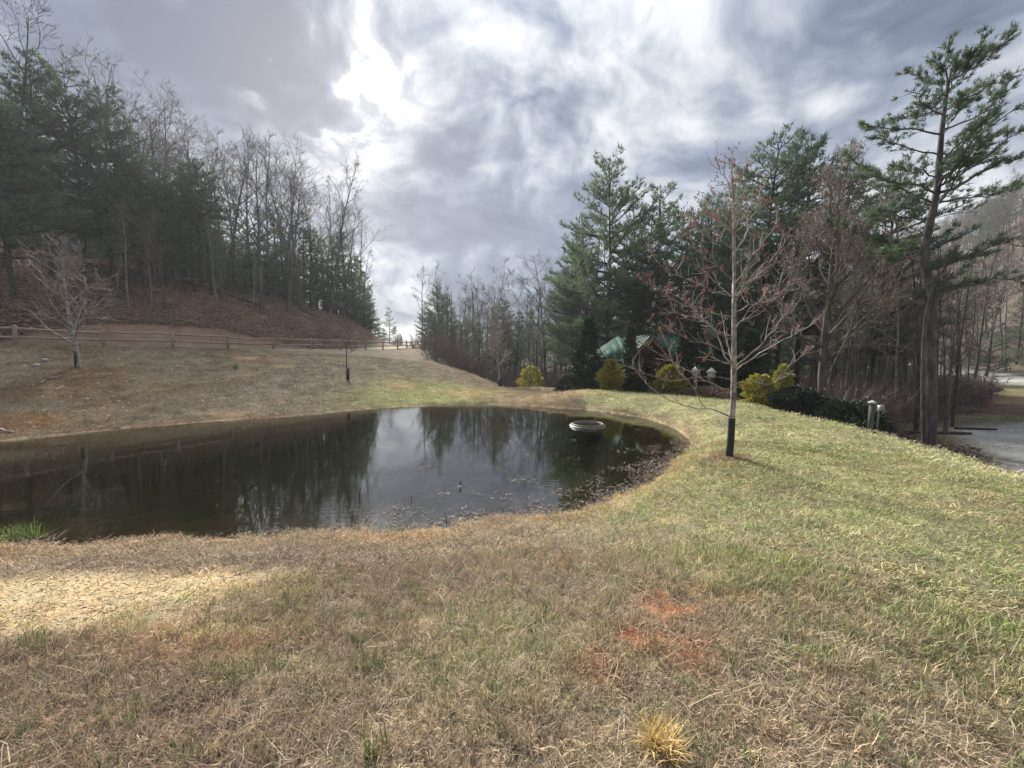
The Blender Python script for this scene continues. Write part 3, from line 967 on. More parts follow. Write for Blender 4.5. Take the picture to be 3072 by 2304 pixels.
def pine_tree(seed, H, base=.25, W=.2, whorls=16, per=4, size=.34, m=8, width=.055, r0=None, lean=.02, rise=.22, top_up=.9, dead=10, dens=1.0, prof=.75):
    rng = np.random.default_rng(seed)
    tm, cm = MB(), MB()
    r0 = r0 or H * .0095
    P = walk(rng, (0, 0, -.3), (rng.normal(0, lean), rng.normal(0, lean), 1), H, 8, .02, .05)
    P[:, 2] *= H / P[-1, 2]
    P[0, 2] = -.3
    tt = np.linspace(0, 1, 9)
    rad = r0 * (1.1 - 1.05 * tt) + .012
    rad[0] *= 1.25
    tm.tube(P, rad, 7)

    def at(t):
        x = min(t, .9999) * 8
        j = int(x)
        return P[j] + (P[j + 1] - P[j]) * (x - j)
    C, D = [P[-1]], [np.array([0, 0, 1.0])]
    az = rng.uniform(0, 6.28)
    for i in range(whorls):
        s = (i + rng.uniform(0, .6)) / whorls
        t = base + (.985 - base) * s
        L0 = H * W * ((1 - s) ** prof * .92 + .10) * (.75 + .25 * min(1, s * 5))
        for k in range(per):
            if rng.uniform() < .10:
                continue
            az += 6.283 / per + rng.normal(0, .45)
            el = rng.normal(.10, .13) + rise * s + top_up * max(0, s - .6)
            L = L0 * rng.uniform(.6, 1.2)
            d = np.array([math.cos(az) * math.cos(el), math.sin(az) * math.cos(el), math.sin(el)])
            Q = walk(rng, at(t + rng.normal(0, .006)), d, L, 5, .07, .055)
            tm.tube(Q, np.linspace(.018 * L + .012, .008, 6), 4)
            ns = max(3, int(L * 4.2 * dens))
            for a in range(ns):
                f = .28 + .72 * (a + rng.uniform()) / ns
                y = f * 5
                j = min(int(y), 4)
                q = Q[j] + (Q[j + 1] - Q[j]) * (y - j)
                tg = nrm(Q[j + 1] - Q[j])
                sd = np.cross(tg, (0, 0, 1.0)) * (1 if a % 2 else -1)
                d2 = nrm(tg * .7 + sd * rng.uniform(.4, 1.0) + np.array([0, 0, rng.normal(.12, .2)]))
                L2 = (.28 * L * (1.15 - f) + .18) * rng.uniform(.6, 1.2)
                e = q + d2 * L2
                e[2] += .08 * L2
                nk = max(1, int(L2 / (size * .62)))
                for b in range(nk):
                    g2 = (b + 1) / nk
                    C.append(q + (e - q) * g2)
                    D.append(d2 + np.array([0, 0, .15]))
                if L2 > .5:
                    tm.tube([q, e], [.012, .006], 3)
            C.append(Q[-1])
            D.append(Q[-1] - Q[-2])
    tufts(cm, C, D, size, m, width, rng)
    for i in range(dead):
        t = rng.uniform(.06, max(.1, base + .05))
        a = rng.uniform(0, 6.28)
        Q = walk(rng, at(t), (math.cos(a), math.sin(a), rng.uniform(-.15, .25)), rng.uniform(.5, 2.0) * H / 18, 3, .12, -.02)
        tm.tube(Q, [.02, .015, .01, .005], 3)
    return tm, cm


def pole_tree(seed, H, r0, stubs=26, lean=.03, tops=True):
    """slim forest trunk with short dead branches and a thin top"""
    rng = np.random.default_rng(seed)
    tm, cm = MB(), MB()
    P = walk(rng, (0, 0, -.3), (rng.normal(0, lean), rng.normal(0, lean), 1), H, 8, .025, .04)
    P[:, 2] *= H / P[-1, 2]
    P[0, 2] = -.3
    tm.tube(P, np.linspace(r0 * 1.15, r0 * .25, 9), 6)
    SP, SD, SL = [], [], []
    for i in range(stubs):
        t = rng.uniform(.15, .98) ** .8
        x = t * 8
        j = min(int(x), 7)
        p = P[j] + (P[j + 1] - P[j]) * (x - j)
        a = rng.uniform(0, 6.28)
        Q = walk(rng, p, (math.cos(a), math.sin(a), rng.uniform(-.1, .7)), rng.uniform(.5, 1.9), 3, .14, .03)
        cm.tube(Q, [.018, .014, .01, .006], 3, rnd=rng.uniform())
        for b in range(5):
            q = Q[1] + (Q[3] - Q[1]) * rng.uniform()
            SP.append(q)
            SD.append(side_dir(rng, nrm(Q[3] - Q[1]), .3, .9))
            SL.append(rng.uniform(.3, .8))
    spikes(cm, SP, SD, SL, .016, rng)
    return tm, cm


def conifer_bush(seed, H, Rb, n=2600, L=.13, W=.05, shape='cone', lump=.18, up=.7, inner=.55):
    """dense evergreen: sprays all through a lumpy crown"""
    rng = np.random.default_rng(seed)
    cm, tm = MB(), MB()
    z = rng.uniform(0, 1, n) ** (1.25 if shape == 'cone' else 1.0)
    a = rng.uniform(0, 6.283, n)
    if shape == 'cone':
        pr = (1 - z) ** .8 * (.55 + .45 * np.minimum(1, z * 7)) + .03
    elif shape == 'egg':
        pr = np.sqrt(np.clip(1 - (2 * z ** .9 - .85) ** 2 * .95, 0.02, 1))
    else:
        pr = np.sqrt(np.clip(1 - z ** 2.2, .02, 1)) * (.8 + .2 * np.minimum(1, z * 5))
    lumps = 1 + lump * vnoise(a * 1.6 + 10, z * 6, seed, 2) + lump * .6 * vnoise(a * 4, z * 14, seed + 3, 2)
    lumps = lumps * (1 - .0 * z)
    rr = Rb * pr * lumps * (inner + (1 - inner) * np.sqrt(rng.uniform(0, 1, n)))
    P = np.stack([np.cos(a) * rr, np.sin(a) * rr, z * H * (1 + .06 * vnoise(a * 2, z * 5, seed + 9))], -1)
    D = np.stack([np.cos(a), np.sin(a), np.full(n, up) + rng.normal(0, .3, n)], -1) + rng.normal(0, .35, (n, 3))
    leaf_quads(cm, P, D, L * rng.uniform(.6, 1.4, n), W * rng.uniform(.6, 1.4, n), rng)
    tm.tube([(0, 0, -.1), (0, 0, H * .4), (0, 0, H * .85)], [.02 * H + .02, .014 * H + .01, .01], 5)
    return tm, cm


def spruce_tree(seed, H, Rb, tiers=22, per=9, n=10):
    rng = np.random.default_rng(seed)
    tm, cm = MB(), MB()
    tm.tube([(0, 0, -.2), (0, 0, H * .5), (0, 0, H)], [H * .016, H * .01, .01], 6)
    P, D, L = [], [], []
    for i in range(tiers):
        s = (i + .3) / tiers
        for k in range(per):
            a = rng.uniform(0, 6.283)
            Lb = Rb * ((1 - s) ** .85 + .05) * rng.uniform(.7, 1.15)
            el = -.12 + .6 * s + rng.normal(0, .1)
            d = np.array([math.cos(a) * math.cos(el), math.sin(a) * math.cos(el), math.sin(el)])
            Q = walk(rng, (0, 0, H * (.03 + .95 * s)), d, Lb, 4, .06, .05)
            if k % 2 == 0:
                tm.tube(Q, [.02, .014, .01, .007, .004], 3)
            for b in range(n):
                f = .15 + .85 * rng.uniform()
                y = f * 4
                j = min(int(y), 3)
                q = Q[j] + (Q[j + 1] - Q[j]) * (y - j)
                sd = np.cross(d, (0, 0, 1)) * rng.choice([-1, 1])
                P.append(q)
                D.append(d * .8 + sd * rng.uniform(.2, 1) + np.array([0, 0, rng.normal(-.05, .25)]))
                L.append((.12 + .22 * Lb * (1.1 - f)) * rng.uniform(.7, 1.3))
    P, D, L = np.array(P), np.array(D), np.array(L)
    for q in range(3):
        spikes(cm, P + rng.normal(0, .05, P.shape), D + rng.normal(0, .35, D.shape), L * 1.25, .09, rng)
    return tm, cm


class Kind:
    """a tree kind: meshes made once; place() links a thing with its trunk and crown"""

    def __init__(s, name, mbs, H, bark, leaf, cat):
        s.name, s.H, s.cat = name, H, cat
        tm, cm = mbs[0], mbs[1]
        s.trunk = tm.mesh(name + '_trunk', bark, True)
        s.crown = cm.mesh(name + '_crown', leaf)
        s.tris = sum(len(f) for f in cm.F3 + tm.F3) + 2 * sum(len(f) for f in cm.F4 + tm.F4)
        s.mbs, s.mats = (tm, cm), (bark, leaf)

    def place(s, x, y, H, label, group=None, rz=0.0, z=None, name=None):
        r = empty(name or s.name, (x, y, zt(x, y) if z is None else z), rz, H / s.H)
        tag(r, label, s.cat, group)
        for nm, me in (('trunk', s.trunk), ('crown', s.crown)):
            o = bpy.data.objects.new(nm, me)
            COL.objects.link(o)
            o.parent = r
        return r


LIB = []          # sources for instanced woods, linked to no scene collection


def source_collection(name, meshes):
    c = bpy.data.collections.new(name)
    for i, me in enumerate(meshes):
        o = bpy.data.objects.new('source_%s_%02d' % (name, i), me)
        c.objects.link(o)
    return c


def joined(kind, name):
    tm, cm = kind.mbs
    j = join_mb(tm, cm)
    me = j.mesh(name, list(kind.mats), True)
    nt3, nt4 = sum(len(f) for f in tm.F3), sum(len(f) for f in tm.F4)
    n3, n4 = sum(len(f) for f in j.F3), sum(len(f) for f in j.F4)
    mi = np.zeros(n3 + n4, np.int32)
    mi[nt3:n3] = 1
    mi[n3 + nt4:] = 1
    me.polygons.foreach_set('material_index', mi)
    return me


def scatter(name, pts, rot, scl, idx, coll, tint=None, label=None, parent=None, kind='stuff'):
    pts = np.asarray(pts, float)
    me = bpy.data.meshes.new(name)
    me.vertices.add(len(pts))
    me.vertices.foreach_set('co', pts.astype(np.float32).ravel())
    for nm, ty, data, key in (('rot', 'FLOAT_VECTOR', rot, 'vector'), ('scl', 'FLOAT_VECTOR', np.broadcast_to(np.asarray(scl, float).reshape(len(pts), -1), (len(pts), 3)), 'vector'), ('idx', 'INT', idx, 'value'),
                              ('tint', 'FLOAT_VECTOR', tint, 'vector')):
        if data is None:
            continue
        at = me.attributes.new(nm, ty, 'POINT')
        at.data.foreach_set(key, np.asarray(data, np.int32 if ty == 'INT' else np.float32).ravel())
    o = bpy.data.objects.new(name, me)
    COL.objects.link(o)
    o.parent = parent
    ng = bpy.data.node_groups.new(name, 'GeometryNodeTree')
    ng.interface.new_socket('Geometry', in_out='INPUT', socket_type='NodeSocketGeometry')
    ng.interface.new_socket('Geometry', in_out='OUTPUT', socket_type='NodeSocketGeometry')
    gi, go = ng.nodes.new('NodeGroupInput'), ng.nodes.new('NodeGroupOutput')
    ci = ng.nodes.new('GeometryNodeCollectionInfo')
    ci.inputs['Collection'].default_value = coll
    ci.inputs['Separate Children'].default_value = True
    ci.inputs['Reset Children'].default_value = True
    ip = ng.nodes.new('GeometryNodeInstanceOnPoints')
    ip.inputs['Pick Instance'].default_value = True

    def named(nm, ty):
        n = ng.nodes.new('GeometryNodeInputNamedAttribute')
        n.data_type = ty
        n.inputs['Name'].default_value = nm
        return n.outputs['Attribute']
    er = ng.nodes.new('FunctionNodeEulerToRotation')
    L = ng.links.new
    L(gi.outputs[0], ip.inputs['Points'])
    L(ci.outputs[0], ip.inputs['Instance'])
    L(named('idx', 'INT'), ip.inputs['Instance Index'])
    L(named('rot', 'FLOAT_VECTOR'), er.inputs[0])
    L(er.outputs[0], ip.inputs['Rotation'])
    L(named('scl', 'FLOAT_VECTOR'), ip.inputs['Scale'])
    L(ip.outputs[0], go.inputs[0])
    md = o.modifiers.new('scatter', 'NODES')
    md.node_group = ng
    if kind:
        o['kind'] = kind
    if label:
        o['label'] = label
    return o


def top_height(u, vtop, Y, x, z0):
    return float(at_y(u, vtop, Y)[2]) - z0


rng = np.random.default_rng(77)
NB, NF = M['needles'], M['needles_far']
PINE = [Kind('pine_tree', pine_tree(100 + i, 18, base=b, W=w, whorls=17, per=5, size=.40, m=9, width=.062, dead=12, prof=p), 19.4, M['pine_bark'], NB, 'pine tree')
        for i, (b, w, p) in enumerate(((.18, .30, .75), (.26, .27, .62), (.34, .25, .5), (.24, .31, .55)))]
HIGH = [Kind('pine_tree', pine_tree(120 + i, 18, base=b, W=w, whorls=12, per=5, size=.40, m=10, width=.065, dead=26, prof=.5), 19.4, M['pine_bark'], NB, 'pine tree')
        for i, (b, w) in enumerate(((.48, .22), (.56, .20), (.42, .24)))]
YOUNG = [Kind('young_pine', pine_tree(140 + i, 9, base=b, W=w, whorls=14, per=4, size=.27, m=9, width=.05, dead=5, prof=.9, r0=.10), 9.6, M['pine_bark'], NF, 'pine tree')
         for i, (b, w) in enumerate(((.08, .27), (.15, .23), (.04, .30)))]
OAK = [Kind('bare_tree', bare_tree(160 + i, 17, spread=s, first=f, limbs=l), 17, M['grey_bark'], M['twig'], 'bare tree')
       for i, (s, f, l) in enumerate(((.42, .38, 15), (.36, .45, 14), (.46, .36, 14), (.31, .48, 13)))]
SLIM = [Kind('bare_tree', bare_tree(180 + i, 13, spread=s, first=f, limbs=12, r0=.10, sub=5, subsub=4), 13, M['pale_bark'] if i == 2 else M['grey_bark'], M['twig'], 'bare tree')
        for i, (s, f) in enumerate(((.24, .35), (.20, .45), (.26, .4)))]
REDT = [Kind('bare_tree', bare_tree(195 + i, 11, spread=.3, first=.3, limbs=12, r0=.09, sub=6, subsub=5), 11, M['grey_bark'], M['twig_red'], 'bare tree') for i in range(2)]
POLE = [Kind('slim_trunk_tree', pole_tree(200 + i, 14, r), 14, M['pine_bark'] if i != 1 else M['grey_bark'], M['twig'], 'tree') for i, r in enumerate((.10, .075, .12))]


def put(kind, u, Y, vtop, label, group=None, rz=None, dx=0.0, name=None):
    x = float(at_y(u, 357, Y)[0]) + dx
    for _ in range(3):          # the trunk foot seen at u
        z = zt(x, Y)
        dep = Y * math.cos(PITCH) - (z - CAMH) * math.sin(PITCH)
        x = (u - 512) / FPX * dep
    H = top_height(u, vtop, Y, x, z)
    return kind.place(x, Y, max(H, .5), label, group, rng.uniform(0, 6.28) if rz is None else rz, z, name)


# --- left hillside
GL = 'pines along the crest of the left hillside'
for k, u, Y, v, lb in (
        (3, 16, 27, 80, 'broad green pine at the left picture edge, foremost on the wooded hillside'),
        (0, 52, 34, 40, 'tall pine on the left hillside whose crown fills the skyline beside the bare oak'),
        (3, 84, 36, 58, 'dense green pine in the middle of the tall hillside pines'),
        (1, 112, 38, 70, 'pointed pine, last of the tall crowns on the left hillside skyline'),
        (1, 33, 38, 50, 'pine standing behind the two foremost hillside pines'),
        (3, -26, 31, 70, 'pine whose branches reach in from beyond the left picture edge')):
    put(PINE[k], u, Y, v, lb, GL)
for k, u, Y, v, lb in (
        (3, 146, 39, 138, 'lighter green pine below the tall skyline pines of the hillside'),
        (0, 166, 41, 150, 'bushy pine right beside the lighter green pine on the hillside'),
        (0, 128, 39, 120, 'mid height pine tucked under the pointed skyline pine')):
    put(PINE[k], u, Y, v, lb, GL)
for k, u, Y, v, lb in (
        (0, 194, 40, 152, 'bare stemmed pine with a high round crown in the middle of the hillside'),
        (1, 212, 41, 156, 'bare stemmed pine leaning against the high round crown'),
        (2, 182, 43, 160, 'bare stemmed pine half hidden behind the high round crown')):
    put(HIGH[k], u, Y + 3, v, lb, GL)
GY_ = 'young pines at the road end of the left hillside'
for k, u, Y, v, lb in (
        (0, 236, 42, 222, 'young pine where the bare trunks of the hillside give way to green'),
        (1, 252, 44, 214, 'young pine standing just behind the pale slanting trunk'),
        (2, 268, 46, 226, 'young pine with brownish lower boughs on the hillside'),
        (0, 284, 47, 214, 'young pine below the spreading bare crowns of the hillside'),
        (1, 298, 49, 226, 'slim young pine in the row above the leafy bank'),
        (2, 311, 50, 221, 'bushy young pine above the fallen branches on the bank'),
        (0, 324, 51, 232, 'young pine below the forked bare tree near the hill end'),
        (2, 337, 53, 238, 'young pine with a dark crown close to the hill end'),
        (1, 347, 54, 226, 'tallest of the young pines close to the hill end'),
        (0, 356, 56, 252, 'young pine, third from the end of the hillside wood'),
        (2, 364, 58, 268, 'young pine, second from the end of the hillside wood'),
        (0, 372, 61, 290, 'last young pine at the end of the hillside wood, above the fence')):
    put(YOUNG[k], u, Y + 5, v, lb, GY_)
GB = 'bare trees above the left hillside pines'
for k, u, Y, v, lb in (
        (2, 8, 33, 6, 'bare oak rising highest at the top left corner'),
        (2, 140, 42, 82, 'bare spreading tree next to the pointed skyline pine'),
        (0, 172, 44, 108, 'bare tree with arching limbs in the gap of the pine skyline'),
        (1, 205, 46, 118, 'bare tree over the high round pine crown'),
        (3, 226, 47, 128, 'narrow bare tree between two wider bare crowns'),
        (2, 262, 45, 143, 'broadest bare crown on the hillside, arching over the young pines'),
        (1, 288, 49, 170, 'bare tree low on the skyline after the broad bare crown'),
        (0, 303, 52, 166, 'bare tree with a rounded top near the hill end'),
        (3, 330, 55, 168, 'tall narrow bare tree standing alone on the falling skyline'),
        (2, 344, 57, 214, 'last bare tree on the falling skyline, with crooked limbs')):
    put(OAK[k], u, Y, v, lb, GB)
GP = 'pale slim trunks along the edge of the hillside wood'
for k, u, Y, v, lb in (
        (2, 128, 33, 205, 'pale grey forked young tree in front of the dark hillside wood'),
        (2, 152, 34.5, 232, 'short pale trunk right of the forked young tree'),
        (0, 118, 32.5, 190, 'brown slim bare tree left of the forked young tree'),
        (2, 217, 38, 196, 'pale trunk slanting to the right out of the leafy bank'),
        (1, 222, 39, 200, 'thin straight trunk beside the slanting pale trunk'),
        (2, 253, 41, 205, 'pale trunk with a flared white foot at the wood edge'),
        (1, 182, 38, 228, 'slim pale trunk alone between the darker trunks'),
        (1, 290, 45.5, 240, 'wavy slim trunk at the lower wood edge'),
        (0, 300, 46, 250, 'slim trunk with low twigs by the fallen branches')):
    put(SLIM[k], u, Y + (0 if u < 160 else 5), v, lb, GP)
for k, u, Y, v, lb in ((0, 165, 36, 212, 'reddish budding tree among the dark hillside trunks'), (1, 145, 37, 225, 'small reddish bush tree behind the forked young tree')):
    put(REDT[k], u, Y, v, lb, 'reddish small trees on the hillside')
for i in range(58):
    u = -30 + 392 * (i + rng.uniform(0, 1)) / 58
    Y = 35 + (u + 30) / 392 * 25 + rng.uniform(0, 11)
    put(POLE[i % 3], u, Y, rng.uniform(150, 215) + max(0, u - 120) * .28, 'slim dark trunk with dead twigs crowded in the hillside wood', 'slim dark trunks of the hillside wood')

for i in range(48):
    u = 130 + 242 * (i + rng.uniform(0, 1)) / 48
    Y = 41 + (u - 150) / 222 * 19 + rng.uniform(0, 9)
    if i % 3:
        put((YOUNG if u > 215 else PINE)[i % 3], u, Y, np.interp(u, [130, 225, 330, 352, 372], [165, 196, 216, 238, 285]) + rng.uniform(-10, 26), 'young green pine filling the hillside wood between its trunks', 'young pines inside the hillside wood')
    else:
        put(OAK[(i // 3) % 4], u, Y + 6, np.interp(u, [150, 230, 300, 350, 372], [105, 132, 168, 210, 262]) + rng.uniform(-4, 26), 'leafless tree in the grey crown line of the hillside wood', 'leafless crowns of the hillside wood')

# --- far side of the embankment and the wood behind the pond
GC = 'trees in the wood behind the far shore'
for k, u, Y, v, lb in ((0, 389, 75, 304, 'small conifer standing alone against the bright gap in the trees'), (2, 378, 72, 316, 'dark bushy conifer at the foot of the hillside wood'),
                       (1, 396, 78, 324, 'low dark conifer at the edge of the bright gap'), (2, 384, 80, 326, 'low conifer behind the one in the bright gap')):
    put(YOUNG[k], u, Y, v, lb, 'small conifers in the gap')
for K, k, u, Y, v, lb in (
        (PINE, 3, 437, 56, 281, 'dark round topped pine, first of the wood beyond the fence end'),
        (PINE, 0, 426, 58, 300, 'dark pine at the near edge of the bright gap'),
        (YOUNG, 2, 449, 52, 292, 'thin needled pine right of the dark round topped one'),
        (SLIM, 2, 422, 54, 266, 'pale bare tree before the dark pines at the fence end'),
        (OAK, 3, 443, 57, 274, 'bare tree whose top rises over the dark round pine'),
        (SLIM, 0, 458, 50, 292, 'slim bare tree in the middle of the far wood'),
        (OAK, 1, 492, 52, 274, 'tallest bare crown in the middle of the far wood'),
        (OAK, 2, 478, 56, 286, 'bare crown just left of the tallest one in the far wood'),
        (PINE, 1, 505, 50, 293, 'olive pine with a pointed top in the middle of the far wood'),
        (YOUNG, 1, 516, 47, 306, 'olive young pine next to the pointed olive pine'),
        (REDT, 0, 466, 49, 300, 'reddish budding tree in the far wood'),
        (REDT, 1, 478, 46, 305, 'reddish twigged tree below the tallest bare crown'),
        (SLIM, 1, 530, 46, 300, 'slim bare tree right of the olive pines'),
        (OAK, 0, 545, 44, 262, 'bare tree leaning out beside the big pine group'),
        (OAK, 3, 552, 42, 246, 'tall bare tree touching the left side of the big pine group'),
        (SLIM, 2, 536, 43, 285, 'pale slim tree in front of the leaning bare tree'),
        (PINE, 2, 566, 44, 272, 'pine with brown lower boughs left of the big pine group')):
    put(K[k], u, Y, v, lb, GC)
for i in range(34):
    u = 428 + 170 * (i + rng.uniform(0, 1)) / 34
    Y = rng.uniform(36, 60)
    K = (SLIM[i % 3], POLE[i % 3], OAK[i % 4], SLIM[(i + 1) % 3])[i % 4]
    put(K, u, Y, rng.uniform(284, 322) - max(0, u - 530) * .5, 'slim leafless tree among many in the wood behind the far shore', 'leafless trees of the far wood')
for i in range(9):
    u = 440 + 120 * i / 9 + rng.uniform(-4, 4)
    put(YOUNG[i % 3], u, rng.uniform(40, 58), rng.uniform(305, 330), 'small olive pine half hidden among the leafless trees of the far wood', 'small pines of the far wood')

# --- tall pines round the cabin
GR = 'tall pines behind the cabin'
for K, k, u, Y, v, lb in (
        (PINE, 3, 604, 29.5, 148, 'large spreading pine, leftmost of the tall group behind the cabin'),
        (PINE, 0, 572, 33, 232, 'shorter dark pine at the left foot of the large spreading pine'),
        (PINE, 1, 586, 35, 205, 'pine filling the space behind the large spreading pine'),
        (PINE, 1, 655, 30, 168, 'pine right of the large spreading pine, second highest there'),
        (HIGH, 2, 640, 28.5, 200, 'bare stemmed pine directly behind the cabin roof'),
        (PINE, 2, 632, 33, 212, 'pine in the dip between the two left tops of the group'),
        (PINE, 0, 699, 30, 180, 'pine in the middle of the group, behind the red budding maple'),
        (HIGH, 0, 676, 32, 195, 'bare stemmed pine left of the red budding maple top'),
        (PINE, 3, 752, 27, 122, 'highest pine of the group, behind the top of the red maple'),
        (PINE, 1, 796, 26.5, 124, 'twin of the highest pine, standing just right of it'),
        (HIGH, 2, 775, 29, 140, 'pine between the two highest of the group'),
        (HIGH, 0, 832, 26, 146, 'thin topped pine at the right end of the group'),
        (PINE, 2, 725, 33, 160, 'pine half hidden behind the red maple'),
        (PINE, 3, 868, 20.5, 150, 'dark pine between the brown leafy tree and the big right pine'),
        (HIGH, 1, 716, 31, 190, 'slim pine behind the right side of the cabin roof'),
        (YOUNG, 2, 690, 29, 290, 'low dark pine behind the right side of the cabin roof'),
        (YOUNG, 0, 715, 28, 300, 'low pine behind the birdhouses'),
        (YOUNG, 2, 742, 27, 292, 'low bushy pine right of the birdhouses'),
        (YOUNG, 1, 768, 26, 296, 'low pine behind the golden shrubs'),
        (YOUNG, 2, 578, 29, 316, 'low brownish pine left of the dark spruce'),
        (YOUNG, 2, 664, 28.5, 305, 'low dark pine rising over the porch roof')):
    put(K[k], u, Y + (3.2 if u < 740 else 0), v, lb, GR)
for i in range(22):
    u = 590 + 330 * (i + rng.uniform(0, 1)) / 22
    put(POLE[i % 3], u, rng.uniform(27, 42) - max(0, u - 750) * .05, rng.uniform(190, 250), 'slim dark trunk standing behind the cabin and the shrubs', 'slim trunks behind the cabin')

# --- right side: thicket under the big pine
GT = 'trees in the thicket on the right'
for K, k, u, Y, v, lb in (
        (SLIM, 0, 846, 17, 210, 'brown slim tree right of the brown leafy tree'),
        (REDT, 1, 858, 16.5, 230, 'reddish small tree behind the dark juniper'),
        (SLIM, 1, 884, 16, 240, 'slim leafless tree behind the post with the cap'),
        (SLIM, 2, 898, 15, 262, 'mossy slim trunk just left of the big right pine'),
        (OAK, 3, 905, 19, 205, 'leafless tree showing through left of the big right pine'),
        (REDT, 0, 912, 17, 270, 'reddish small tree at the foot of the big right pine'),
        (POLE, 2, 916, 14.5, 232, 'stout dark trunk close behind the big right pine'),
        (POLE, 0, 952, 15.5, 262, 'dark trunk just right of the big right pine'),
        (SLIM, 0, 945, 14.2, 258, 'pale leaning sapling against the big right pine'),
        (YOUNG, 0, 986, 44, 300, 'small dark conifer across the meadow, by the far road'),
        (SLIM, 2, 1006, 46, 255, 'pale leafless tree beyond the far road'),
        (OAK, 1, 985, 52, 250, 'leafless tree on the slope above the far road'),
        (OAK, 2, 1018, 50, 236, 'leafless tree at the right picture edge above the far road'),
        (OAK, 0, 955, 56, 262, 'leafless tree on the slope right of the big pine'),
        (YOUNG, 2, 1016, 48, 290, 'bushy dark conifer at the right picture edge'),
        (PINE, 2, 966, 62, 268, 'dim pine on the slope beyond the meadow'),
        (REDT, 0, 968, 47, 318, 'reddish bush tree at the far side of the meadow'),
        (REDT, 1, 940, 44, 312, 'reddish bush tree beyond the meadow behind the big pine')):
    put(K[k], u, Y, v, lb, GT)
for i in range(24):
    u = 842 + 130 * (i + rng.uniform(0, 1)) / 24
    K = (SLIM[i % 3], POLE[i % 3], REDT[i % 2])[i % 3]
    put(K, u, rng.uniform(16.5, 30), rng.uniform(235, 310), 'slim leafless stem crowded in the thicket behind the big right pine', 'stems of the right thicket')

# ------------------------------------------------------------------ woods too deep to count
wood_src = source_collection('wood_sources', [joined(PINE[1], 'wood_pine'), joined(YOUNG[2], 'wood_young_pine'), joined(OAK[3], 'wood_bare'), joined(SLIM[1], 'wood_slim'),
                                              joined(POLE[0], 'wood_pole'), joined(REDT[0], 'wood_red')])
SRC_H = np.array([18, 9, 17, 13, 14, 11.0])


def wood(name, xs, ys, picks, hs, label):
    k = len(xs)
    z = height(xs, ys)
    idx = rng.choice(np.arange(6), k, p=picks)
    scatter(name, np.stack([xs, ys, z], -1), np.stack([np.zeros(k), np.zeros(k), rng.uniform(0, 6.28, k)], -1), hs / SRC_H[idx], idx, wood_src, None, label)


# on the left hill, behind the trees of its edge
k = 380
uu, YY = rng.uniform(-60, 372, k), rng.uniform(0, 1, k)
YY = 47 + (uu + 60) / 432 * 20 + YY * 16
xs = (uu - 512) / FPX * YY
hs = rng.uniform(9, 13, k) * np.interp(uu, [0, 150, 300, 372], [1.15, 1.05, .85, .6])
wood('hillside_wood', xs, YY, [.18, .12, .15, .2, .25, .10], hs, 'deep dim wood covering the left hillside behind its edge trees')
k = 200
uu, YY = rng.uniform(395, 640, k), rng.uniform(62, 120, k)
wood('far_wood', (uu - 512) / FPX * YY, YY, [.12, .18, .15, .35, .1, .10], rng.uniform(6, 10, k) * np.where(uu < 425, .45, 1), 'dim far wood beyond the pond and the embankment')
k = 190
uu, YY = rng.uniform(600, 900, k), rng.uniform(36, 70, k)
wood('cabin_wood', (uu - 512) / FPX * YY, YY, [.16, .26, .1, .22, .2, .06], rng.uniform(6, 12, k), 'dim wood behind the tall pines and the cabin')
k = 900
xs, ys = rng.uniform(60, 230, k), rng.uniform(48, 175, k)
keep = (xs / ys > .62) & (xs / ys < 1.75) & (height(xs, ys) > 1.2)
xs, ys = xs[keep], ys[keep]
wood('distant_hill_wood', xs, ys, [.07, .05, .35, .38, .0, .15], rng.uniform(9, 14, len(xs)), 'leafless wood covering the distant hill on the right')

# brush on the wood floor
brush_ms = []
for i in range(4):
    r_ = np.random.default_rng(300 + i)
    b_ = MB()
    SP, SD = [], []
    for q in range(16):
        a = r_.uniform(0, 6.28)
        p0 = np.array([math.cos(a), math.sin(a), 0]) * r_.uniform(0, .35)
        Q = walk(r_, p0, (math.cos(a) * .4, math.sin(a) * .4, 1), r_.uniform(.7, 1.6), 4, .16, .02)
        b_.tube(Q, [.010, .009, .007, .005, .003], 3, rnd=r_.uniform())
        for w_ in range(7):
            f = r_.integers(1, 4)
            SP.append(Q[f])
            SD.append(side_dir(r_, nrm(Q[f + 1] - Q[f]), .3, .9))
    spikes(b_, SP, SD, r_.uniform(.2, .55, len(SP)), .014, r_)
    if i > 1:
        leaf_quads(b_, np.array(SP)[::2] + r_.normal(0, .08, (len(SP[::2]), 3)), r_.normal(0, 1, (len(SP[::2]), 3)), .09, .06, r_)
    brush_ms.append(b_.mesh('brush_%d' % i, M['twig_red'] if i % 2 else M['twig']))
brush_src = source_collection('brush_sources', brush_ms)


def brush(name, xs, ys, s, label):
    k = len(xs)
    scatter(name, np.stack([xs, ys, height(xs, ys)], -1), np.stack([np.zeros(k), np.zeros(k), rng.uniform(0, 6.28, k)], -1), s, rng.integers(0, 4, k), brush_src, None, label)


